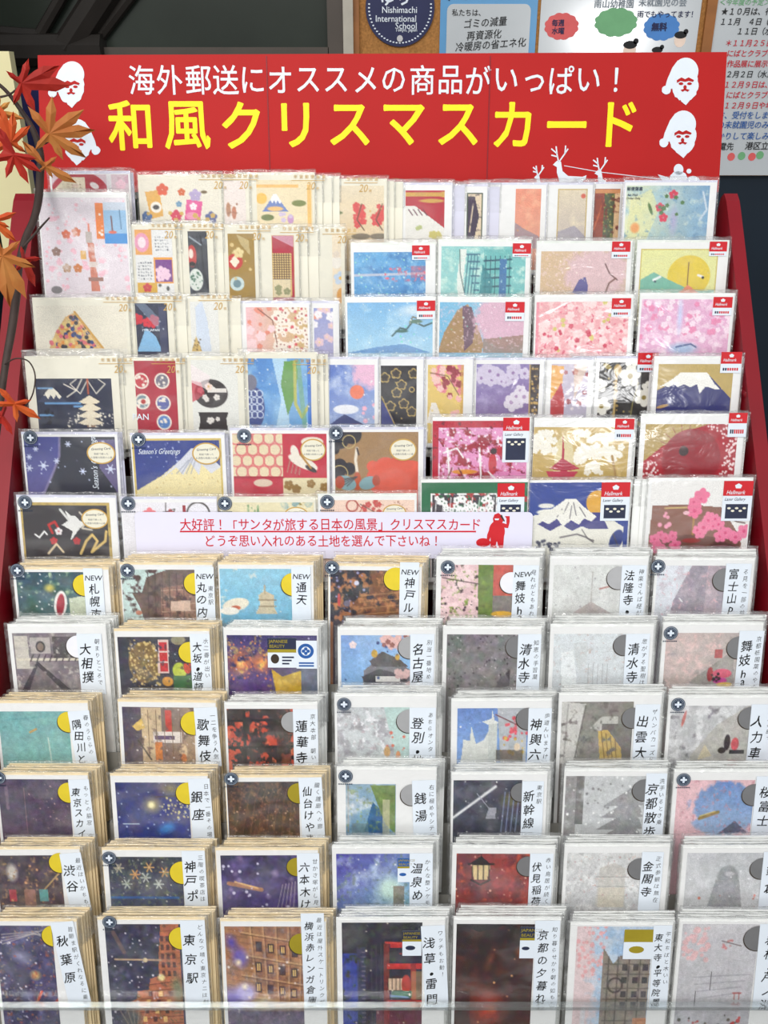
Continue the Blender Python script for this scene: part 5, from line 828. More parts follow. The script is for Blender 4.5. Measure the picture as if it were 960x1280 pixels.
def h4e(a): a.gr((92, 120, 196), (170, 186, 220), 60); a.nz((196, 208, 234), 12, .5, .25); a.e(446, 490, 9, 9, (234, 128, 100)); a.nz((236, 190, 214), 8, .6, .1, 3, .0); a.mix(np.clip((1-np.hypot((a.X-470)/34, (a.Y-462)/26)+.5*(fbm(a.X, a.Y, 6, 3)-.5))*4, 0, 1), (232, 186, 212)); a.e(432, 512, 16, 6, (236, 238, 244)); a.pg([(410, 532), (430, 518), (456, 532)], (50, 62, 120)); a.fls(5, (240, 180, 200), 3, (452, 500, 470, 528)); a.dots(20, WH, 1)
def h4f(a): a.bg((40, 36, 42)); G_ = (200, 172, 100); [(a.fl(x, y, 7, G_), a.fl(x, y, 5.4, (58, 50, 46))) for x, y in ((495, 467), (502, 481), (496, 491), (517, 467), (488, 508), (505, 505), (515, 515), (481, 472))]; a.dots(8, G_, 1.2); a.rg(515, 487, 3, .8, G_); a.pg([(477, 500), (492, 524), (492, 540), (477, 540)], (70, 74, 130)); a.ln([(477, 496), (493, 530)], 1.2, G_)
def h4g(a): a.bg((226, 196, 116)); a.fls(16, (226, 130, 146), 5, (546, 458, 578, 490)); a.fls(14, (150, 44, 60), 4, (550, 460, 578, 495)); a.fls(6, (240, 196, 190), 5, (536, 460, 560, 486)); a.ln([(538, 466), (560, 470), (575, 495)], 1, (110, 70, 50)); a.pg([(534, 530), (540, 504), (546, 504), (556, 530)], (238, 232, 224)); a.r_(577, 456, 590, 540, (206, 162, 80), .7); a.fls(5, (240, 180, 180), 4, (555, 495, 575, 520)); a.dots(20, (238, 216, 150), 1.4)
def h4h(a): a.gr((140, 128, 182), (128, 96, 150), 60); a.nz((170, 156, 200), 10, .5, .25); a.fls(20, (206, 196, 220), 8, (600, 460, 662, 478), (150, 120, 170)); a.fls(8, (222, 214, 228), 9, (640, 486, 664, 506), (170, 140, 180)); a.r_(664, 456, 678, 540, (60, 48, 50)); a.dots(34, (196, 160, 90), 1.6, (665, 458, 677, 536)); a.ln([(663, 456), (664, 540)], 1.6, (196, 166, 100)); a.dots(24, (230, 224, 240), 1)
def h4i(a): a.gr((200, 190, 206), (190, 184, 206)); a.pg([(690, 456), (706, 458), (704, 480), (690, 500)], (230, 170, 90)); a.pg([(691, 500), (703, 478), (708, 500), (706, 540), (690, 540)], (190, 60, 66)); a.fls(7, (160, 70, 80), 3.6, (700, 462, 735, 505)); a.dots(16, (236, 226, 232), 2.4); a.pg([(718, 456), (736, 456), (720, 500)], (230, 200, 170), .6)
def h4j(a): a.bg((38, 34, 34)); a.fl(789, 470, 14, (240, 238, 228), (150, 130, 60)); a.fl(755, 508, 12, (240, 238, 228), (150, 130, 60), 20); a.fl(808, 497, 12, (240, 238, 228), (150, 130, 60), 30); a.fl(752, 482, 9, (240, 238, 228)); a.fl(790, 456, 8, (240, 238, 228)); a.fl(812, 484, 8, (240, 238, 228)); a.ln([(772, 460), (771, 535)], 3, (190, 160, 96)); a.e(773, 462, 5, 7, (190, 160, 96)); [a.dots(1, (170, 140, 80), 1.6, (769, 470+i*6, 775, 472+i*6)) for i in range(10)]; a.ln([(800, 478), (794, 505), (792, 530)], 1.2, (150, 140, 70)); a.e(760, 458, 6, 3, (160, 140, 70), 30); a.e(803, 530, 8, 2.4, (160, 140, 70), 30); a.dots(8, (170, 150, 80), 1.5)
def h4k(a):
    a.bg((190, 164, 96)); a.pg([(824, 488), (840, 480), (852, 470), (890, 470), (905, 486), (918, 498), (918, 540), (824, 540)], (44, 46, 112)); a.pg([(826, 484), (842, 474), (852, 466), (886, 466), (896, 480), (904, 487), (896, 486), (890, 484), (884, 484), (878, 492), (874, 480), (866, 484), (858, 480), (850, 484), (846, 480), (838, 484), (834, 482)], (244, 242, 236)); a.e(832, 508, 8, 2, (190, 150, 90), -15)
# row 3
def h3a(a):
    a.bg((228, 222, 206)); a.pg([(55, 440), (66, 416), (80, 396), (91, 391), (126, 440)], (214, 178, 120)); r_ = np.random.RandomState(8)
    for i in range(110):
        y = r_.uniform(396, 436); x = r_.uniform(92-(y-388)*.85, 92+(y-392)*.62); a.e(x, y, 2.6, 2.6, [(60, 76, 130), (214, 110, 120), (222, 150, 80), (226, 200, 130), (60, 60, 70)][i % 5])
    a.ln([(92, 390), (128, 440)], 3, (206, 158, 80)); a.ln([(96, 400), (120, 436)], 1, (240, 200, 140)); a.r_(40, 436, 160, 444, (226, 222, 210))
def h3b(a): a.bg((44, 48, 74)); a.fls(4, (206, 50, 66), 7, (170, 395, 195, 412)); a.pg([(180, 410), (168, 440), (200, 440), (192, 420)], (130, 180, 220)); a.pg([(169, 380), (182, 380), (200, 400), (198, 415)], (150, 170, 190), .5); a.r_(198, 384, 206, 440, (60, 64, 96)); a.e(173, 400, 4, 5, (200, 46, 60)); a.dots(8, (200, 210, 220), 1.2)
def x3b(ch, X, Y, sx): mb = MB(); put_text(mb, '1998 JAPAN', X(175), Y(414), 4.4*sx, .0009, .01); ch('white_lettering', mb.mesh('white_lettering', M['label']))
def h3c(a): a.bg((226, 226, 222)); a.pg([(243, 385), (252, 375), (258, 400), (262, 440), (244, 440)], (206, 216, 232)); a.pg([(236, 440), (243, 420), (250, 440)], (206, 176, 110)); a.dots(14, (90, 70, 50), 1, (238, 424, 249, 438))
def h3d(a): a.gr((236, 190, 196), (206, 176, 120), 0); a.fls(60, (244, 232, 220), 5, (342, 382, 384, 440), (150, 90, 80)); a.nz((120, 90, 60), 4, .64, .06, 3, .0); a.fls(12, (226, 140, 120), 3.5, (308, 384, 340, 436)); a.ln([(322, 386), (340, 400), (345, 430)], 1, (110, 60, 50)); a.fls(6, (244, 210, 214), 6, (308, 400, 340, 440)); a.fls(14, (214, 90, 100), 2, (342, 382, 384, 440))
def h3e(a): a.gr((150, 158, 206), (176, 170, 206)); a.fls(10, (226, 196, 206), 6, None, (240, 210, 160)); a.fls(4, (226, 150, 130), 3.5); a.fls(3, (240, 236, 240), 6)
def h3f(a): a.gr((126, 182, 226), (176, 214, 234)); a.nz((190, 222, 240), 16, .52, .2); a.e(520, 388, 26, 10, (206, 226, 240), soft=6); a.pg([(430, 442), (470, 434), (505, 430), (540, 442)], (84, 132, 190), .7); a.ln([(490, 420), (500, 410), (508, 412), (516, 402), (530, 408), (540, 404)], 2, (70, 96, 96)); a.ln([(512, 404), (516, 396), (524, 399)], 1.6, (120, 110, 80)); a.e(520, 402, 8, 2.4, (90, 126, 110)); a.e(502, 414, 8, 2, (80, 116, 110)); a.dots(46, (226, 240, 240), 1); a.dots(10, (120, 230, 200), 1, (500, 400, 542, 440))
def h3g(a): a.gr((120, 184, 220), (172, 206, 222), 0); a.pg([(548, 442), (556, 416), (572, 388), (585, 380), (596, 400), (606, 430), (604, 442)], (168, 136, 96)); a.pg([(578, 382), (590, 384), (596, 404), (592, 430), (582, 440), (580, 410)], (112, 84, 100)); a.mix(np.clip((1-np.hypot((a.X-632)/42, (a.Y-402)/38)+.4*(fbm(a.X, a.Y, 5, 3)-.5))*5, 0, 1), (218, 178, 198)); a.pg([(606, 424), (660, 418), (660, 442), (606, 442)], (150, 120, 106), .8); a.nz((236, 206, 220), 3, .62, .08, 6, .5); a.dots(40, (244, 236, 240), 1); a.dots(12, (120, 210, 180), 1)
def h3h(a): a.bg((236, 170, 176)); a.nz((244, 206, 206), 6, .5, .1); a.nz((214, 90, 116), 5, .66, .06, 3); a.fls(40, (246, 214, 214), 5); a.fls(10, (214, 200, 110), 3); a.fls(12, (206, 60, 90), 3, (680, 400, 790, 440)); a.r_(667, 378, 674, 445, (236, 150, 166)); a.dots(40, WH, .9)
def h3i(a): a.bg((226, 172, 206)); a.nz((240, 206, 226), 6, .5, .1); a.fls(34, (232, 140, 180), 4, (803, 378, 918, 425)); a.fls(34, (246, 222, 236), 4); a.e(858, 436, 24, 10, (170, 190, 222), soft=6); a.e(852, 395, 5, 30, (206, 206, 240), soft=4); a.ln([(850, 434), (868, 430), (875, 434)], 2, (70, 90, 140)); a.dots(44, WH, .9)
# row 2
def h2a(a):
    a.bg((226, 216, 224)); a.dots(80, (236, 186, 198), 1.8, (50, 250, 160, 365)); a.fls(26, (238, 190, 204), 4, (50, 270, 160, 365)); [a.fl(x, y, 6, c) for x, y, c in ((79, 293, (214, 110, 80)), (92, 290, (210, 120, 90)), (65, 315, (150, 120, 110)), (77, 336, (170, 120, 80)), (91, 336, (206, 130, 80)))]; a.r_(96, 314, 102, 324, (226, 180, 110))
    a.ln([(108, 280), (108, 290)], 2, (226, 120, 90)); a.pg([(104, 290), (112, 290), (112, 304), (104, 304)], (190, 180, 176)); a.pg([(105, 304), (113, 304), (115, 340), (118, 366), (106, 366), (107, 340)], (206, 130, 110)); a.nz((150, 110, 100), 3, .6, .1, 3, .0); a.r_(106, 328, 116, 334, (220, 206, 200)); a.r_(104, 348, 122, 352, (160, 120, 110)); a.e(62, 364, 7, 5, (120, 116, 120)); a.nz((240, 236, 240), 12, .6, .1, 6, .6); a.r_(118, 254, 127, 298, (232, 130, 60)); a.r_(128, 253, 156, 304, (150, 190, 224)); a.r_(128, 292, 156, 304, (70, 146, 214)); a.ln([(137, 270), (138, 290)], 1.6, (110, 60, 60)); a.e(138, 290, 5, 2, (226, 110, 90)); a.r_(128, 253, 156, 262, (200, 210, 224)); a.ln([(148, 262), (149, 286)], 1, (70, 110, 150)); a.dots(5, WH, 1.6, (119, 258, 126, 294))
def h2b(a): a.bg((226, 226, 226)); a.r_(168, 287, 188, 318, (226, 160, 80)); a.e(176, 303, 9, 12, (226, 150, 180)); a.e(176, 303, 5, 7, (240, 220, 226)); a.r_(190, 322, 213, 354, (232, 160, 70)); a.r_(192, 325, 212, 352, (120, 66, 140)); a.fls(4, (236, 200, 220), 6, (196, 330, 208, 350)); a.r_(168, 354, 192, 366, (216, 170, 60)); a.fl(180, 360, 6, (196, 50, 60)); [a.dots(1, (70, 76, 90), .9, (193+i % 6*3, 296+i//6*4, 194+i % 6*3, 297+i//6*4)) for i in range(30)]; [a.dots(1, (70, 76, 90), .9, (170+i % 6*3, 328+i//6*4, 171+i % 6*3, 329+i//6*4)) for i in range(36)]; a.e(196, 357, 2, 2, (90, 90, 90)); a.e(206, 361, 2, 3, (90, 90, 90))
def h2c(a): a.bg((52, 56, 66)); a.nz((96, 104, 116), 10, .6, .15); a.e(238, 320, 6, 14, (190, 60, 56)); a.e(237, 317, 3, 6, (236, 222, 210)); a.e(242, 350, 9, 14, (216, 222, 216)); a.dots(20, (70, 110, 90), 1.4, (236, 340, 250, 362)); a.ln([(250, 295), (252, 340), (258, 362)], 2, (30, 32, 40)); a.ln([(236, 296), (250, 306)], 2, (150, 160, 170)); a.e(238, 330, 4, 3, (40, 30, 34))
def h2d(a): a.bg((160, 128, 56)); a.e(292, 327, 10, 10, (196, 60, 54)); a.pg([(292, 319), (298, 327), (292, 335), (286, 327)], (240, 226, 206)); a.fl(297, 316, 7, (226, 206, 150)); a.e(294, 355, 9, 9, (196, 214, 214)); a.e(294, 355, 5, 5, (110, 140, 150)); a.dots(6, (216, 190, 130), 2); a.pg([(295, 293), (310, 300), (312, 320), (300, 305)], (226, 214, 180), .5)
def h2e(a): a.bg((176, 28, 56)); a.pg([(339, 295), (372, 312), (372, 296), (345, 290)], (216, 190, 206), .7); a.r_(339, 317, 363, 370, (214, 184, 120)); [a.ln([(339+i*3, 317), (339+i*3, 352)], .9, (70, 40, 40), .8) for i in range(8)]; [a.ln([(339, 319+i*3), (363, 319+i*3)], .9, (70, 40, 40), .8) for i in range(11)]; a.r_(339, 350, 361, 372, (222, 206, 170)); a.fls(4, (150, 150, 110), 4, (341, 356, 358, 370)); a.frame(1, (206, 170, 100)); a.ln([(363, 317), (362, 372)], 1.2, (210, 176, 110))
def h2f(a): a.bg((232, 216, 190)); a.fl(425, 348, 9, (190, 206, 226), (232, 180, 80)); a.e(420, 328, 7, 8, (232, 226, 216)); a.e(427, 370, 7, 10, (226, 160, 70)); a.fl(420, 318, 5, (220, 206, 190))
def h2g(a): a.gr((110, 176, 222), (76, 140, 200), 60); a.nz((70, 130, 190), 10, .5, .2); a.nz((140, 190, 226), 6, .6, .15, 3); a.ln([(440, 344), (532, 342)], 3, (190, 196, 214)); a.mix(np.clip((fbm(a.X, a.Y, 4, 3)-.5)*6, 0, 1)*np.clip(3-np.abs(a.Y-343)/3.4, 0, 1)*(a.X > 480), (226, 110, 130)); a.r_(514, 333, 532, 347, (206, 90, 110), .4); a.dots(90, (190, 226, 232), 1, al=.8); a.dots(26, (170, 240, 210), .9)
def h2h(a): a.gr((150, 206, 204), (120, 190, 190), 0); a.nz((190, 224, 216), 8, .5, .15); a.pg([(576, 312), (584, 312), (580, 350), (584, 376), (574, 376), (572, 350)], (226, 232, 226)); a.ln([(575, 312), (576, 340), (582, 366)], 1, (60, 90, 90)); [a.ln([(584+i*2, 318+i*9), (600, 318+i*9)], 1.6, (46, 84, 116)) for i in range(6)]; [a.ln([(586+i*4, 318), (582+i*4, 368)], 1.2, (60, 110, 130)) for i in range(4)]; a.r_(606, 312, 640, 370, (96, 176, 176), .7); [a.ln([(606, 326+i*11), (640, 324+i*11)], 2, (40, 80, 100)) for i in range(4)]; [a.ln([(608+i*6, 320), (608+i*6, 368)], 1, (40, 80, 100)) for i in range(6)]; a.r_(626, 324, 634, 372, (70, 120, 170)); a.pg([(604, 330), (618, 350), (616, 376), (600, 376)], (56, 130, 140), .8); a.dots(60, (206, 240, 230), 1)
def h2i(a): a.gr((214, 184, 148), (206, 182, 164), 0); a.mix(np.clip((1-np.hypot((a.X-748)/44, (a.Y-342)/34)+.5*(fbm(a.X, a.Y, 5, 3)-.5))*5, 0, 1), (218, 186, 190)); a.nz((236, 208, 210), 3, .6, .08, 3, .6); a.pg([(718, 366), (726, 350), (734, 346), (738, 358), (736, 372)], (96, 90, 150)); a.ln([(774, 350), (764, 342), (758, 330)], 1.6, (110, 80, 80)); a.ln([(760, 366), (764, 354), (772, 348)], 2, (120, 84, 76)); a.dots(40, (240, 222, 214), 1)
def h2j(a): a.bg((226, 226, 160)); a.e(864, 345, 27, 26, (226, 200, 70)); a.pg([(800, 352), (820, 340), (840, 350), (862, 360), (880, 364), (900, 362), (900, 380), (800, 380)], (122, 184, 164)); a.pg([(846, 372), (864, 356), (886, 372)], (232, 140, 110)); a.ln([(863, 328), (863, 356)], 1.2, (110, 70, 50)); a.ln([(820, 350), (828, 346)], 3, (236, 240, 240)); a.ln([(876, 344), (882, 346)], 3, (240, 236, 230)); a.e(882, 347, 1.8, 1.8, (40, 40, 40)); a.e(822, 352, 1.6, 1.2, (50, 70, 90)); a.e(840, 368, 5, 3, (220, 226, 180)); a.frame(1.5, (206, 190, 110)); a.dots(30, (220, 206, 140), .8)
# row 1
def h1a(a): a.bg((216, 196, 204)); a.e(98, 246, 38, 32, (176, 38, 56)); a.pg([(65, 238), (82, 222), (106, 222), (106, 250), (60, 250)], (226, 216, 190)); [a.dots(1, (150, 120, 90), .9, (84+i % 4*5, 226+i//4*4, 85+i % 4*5, 227+i//4*4)) for i in range(24)]; a.e(117, 232, 6, 3.6, (236, 232, 230), 30); a.nz((190, 130, 150), 8, .6, .1, 3, .3); a.fl(150, 231, 7, (236, 196, 210)); a.fl(160, 224, 6, (206, 170, 186)); a.r_(133, 218, 138, 245, (226, 224, 226))
def h1b(a):
    a.bg((228, 222, 206)); a.pg([(180, 240), (198, 237), (202, 270), (186, 274)], (222, 170, 84)); a.e(193, 259, 7, 7, (236, 230, 220)); a.e(193, 259, 4, 3, (60, 60, 60)); a.pg([(232, 249), (252, 252), (248, 276), (228, 276)], (220, 90, 150)); a.fl(240, 258, 5, (240, 226, 230)); a.e(238, 270, 8, 5, (230, 150, 180)); [a.fl(x, y, r, c) for x, y, r, c in ((202, 237, 8, (214, 90, 60)), (226, 240, 5, (206, 100, 60)), (243, 244, 8, (176, 160, 200)), (218, 270, 8, (206, 60, 90)), (262, 272, 8, (90, 100, 150)), (180, 272, 8, (80, 110, 160)), (222, 255, 4, (110, 150, 180)))]; a.fls(8, (206, 170, 90), 3, (180, 265, 270, 280)); a.e(254, 240, 4, 2, (110, 90, 60))
def h1c(a): a.bg((232, 220, 214)); a.e(284, 262, 3, 9, (180, 130, 100)); a.e(291, 266, 3, 8, (190, 120, 90)); a.dots(10, (150, 96, 70), 1.2, (281, 255, 295, 276))
def h1d(a): a.bg((232, 216, 180)); a.r_(320, 231, 372, 234, (236, 186, 110)); a.fuji(343, 243, 34, 22, (106, 130, 190), WH); a.e(343, 261, 10, 3, (240, 190, 120)); a.e(326, 248, 7, 7, (240, 190, 90)); a.e(373, 254, 9, 4, (120, 130, 70)); a.e(333, 272, 8, 4, (110, 124, 70)); a.e(362, 274, 4, 6, (196, 150, 196)); a.fls(4, (206, 190, 220), 3, (350, 266, 372, 282)); a.r_(384, 231, 388, 290, (236, 190, 110))
def h1e(a): a.gr((226, 212, 184), (222, 196, 156)); a.fls(14, (214, 76, 76), 4.4, (444, 254, 456, 282)); a.fls(12, (214, 76, 76), 4.4, (467, 254, 480, 282)); a.ln([(452, 255), (446, 275), (455, 288)], 1.4, (100, 70, 50)); a.e(451, 296, 12, 4, (120, 106, 84)); a.e(474, 296, 12, 4, (120, 106, 84)); a.ln([(478, 255), (470, 275), (478, 288)], 1.4, (100, 70, 50)); a.e(424, 266, 4, 2, (110, 120, 70)); a.dots(5, (206, 160, 90), 1)
def h1f(a): a.bg((180, 32, 52)); a.pg([(507, 258), (520, 258), (560, 288), (580, 312), (500, 312)], (232, 230, 224)); [a.ln([(511+i*6, 262), (516+i*6, 269)], 1.2, (90, 40, 60)) for i in range(4)]; a.r_(507, 241, 556, 245, (206, 160, 76)); a.e(540, 251, 16, 2.4, (206, 160, 76)); a.e(562, 243, 16, 4, (206, 160, 76)); a.fls(5, (200, 190, 110), 5, (538, 290, 558, 300)); a.fls(2, (180, 190, 120), 3, (520, 284, 530, 292))
def h1h(a): a.bg((226, 206, 176)); a.pg([(586, 246), (594, 246), (600, 270), (594, 300), (585, 300)], (60, 44, 70)); a.ln([(592, 255), (588, 290)], 1.6, (226, 206, 176)); a.frame(2, (60, 80, 60)); a.nz((50, 40, 60), 4, .62, .05, 3, .5)
def h1i(a): a.gr((230, 146, 120), (226, 156, 130)); a.nz((236, 170, 140), 8, .5, .2); a.pg([(645, 278), (655, 285), (676, 296), (678, 312), (645, 312)], (140, 130, 150), .7); a.dots(6, (206, 140, 70), 1)
def h1j(a): a.gr((220, 206, 180), (196, 184, 180)); a.nz((230, 216, 190), 10, .5, .2); a.e(730, 245, 3, 3, (206, 90, 70)); a.frame(1.4, (200, 176, 120)); a.pg([(700, 290), (720, 282), (735, 296), (735, 310), (700, 310)], (150, 146, 170), .6)
def h1k(a): a.bg((150, 66, 44)); a.r_(757, 238, 772, 312, (80, 90, 60)); a.dots(60, (176, 170, 90), 1.1, (756, 240, 770, 300)); a.r_(770, 238, 776, 312, (232, 196, 150)); a.ln([(744, 290), (756, 250)], 2, (190, 96, 60)); a.nz((120, 50, 40), 5, .6, .1); a.r_(745, 237, 776, 241, (206, 140, 90))
def h1l(a): a.gr((226, 230, 190), (120, 160, 196), 0); a.nz((150, 190, 214), 14, .5, .2, 1, .7); a.nz((226, 232, 214), 9, .62, .15, 3, .6); a.pg([(790, 250), (815, 236), (826, 262), (812, 300), (785, 300)], (230, 226, 160), .6); a.e(797, 285, 7, 8, (236, 160, 90), soft=3); a.e(845, 276, 7, 24, (176, 166, 206), soft=6, al=.8); [a.fl(x, y, 6, (214, 60, 86)) for x, y in ((843, 243), (827, 259), (832, 272))]; a.fls(8, (80, 120, 70), 3, (824, 240, 855, 274)); a.e(815, 261, 2, 8, (90, 120, 70), -20); a.ln([(880, 240), (886, 262), (878, 275)], 2.4, (200, 214, 226)); a.nz((96, 140, 180), 5, .66, .1, 6, .6)
def x1l(ch, X, Y, sx):
    mb = MB(); put_text(mb, '郵便葉書', X(784), Y(238), 5*sx, .0009, .01); put_text(mb, 'Air Mail', X(785), Y(245), 4*sx, .0009, .01); put_text(mb, 'Order Only', X(784), Y(249), 3.6*sx, .0009, .01); ch('air_mail_print', mb.mesh('air_mail_print', M['inkb']))
def T_(x0, x1, y0, y1, k='h'): return (k, x0, x1, y0, y1)
LY = .0026
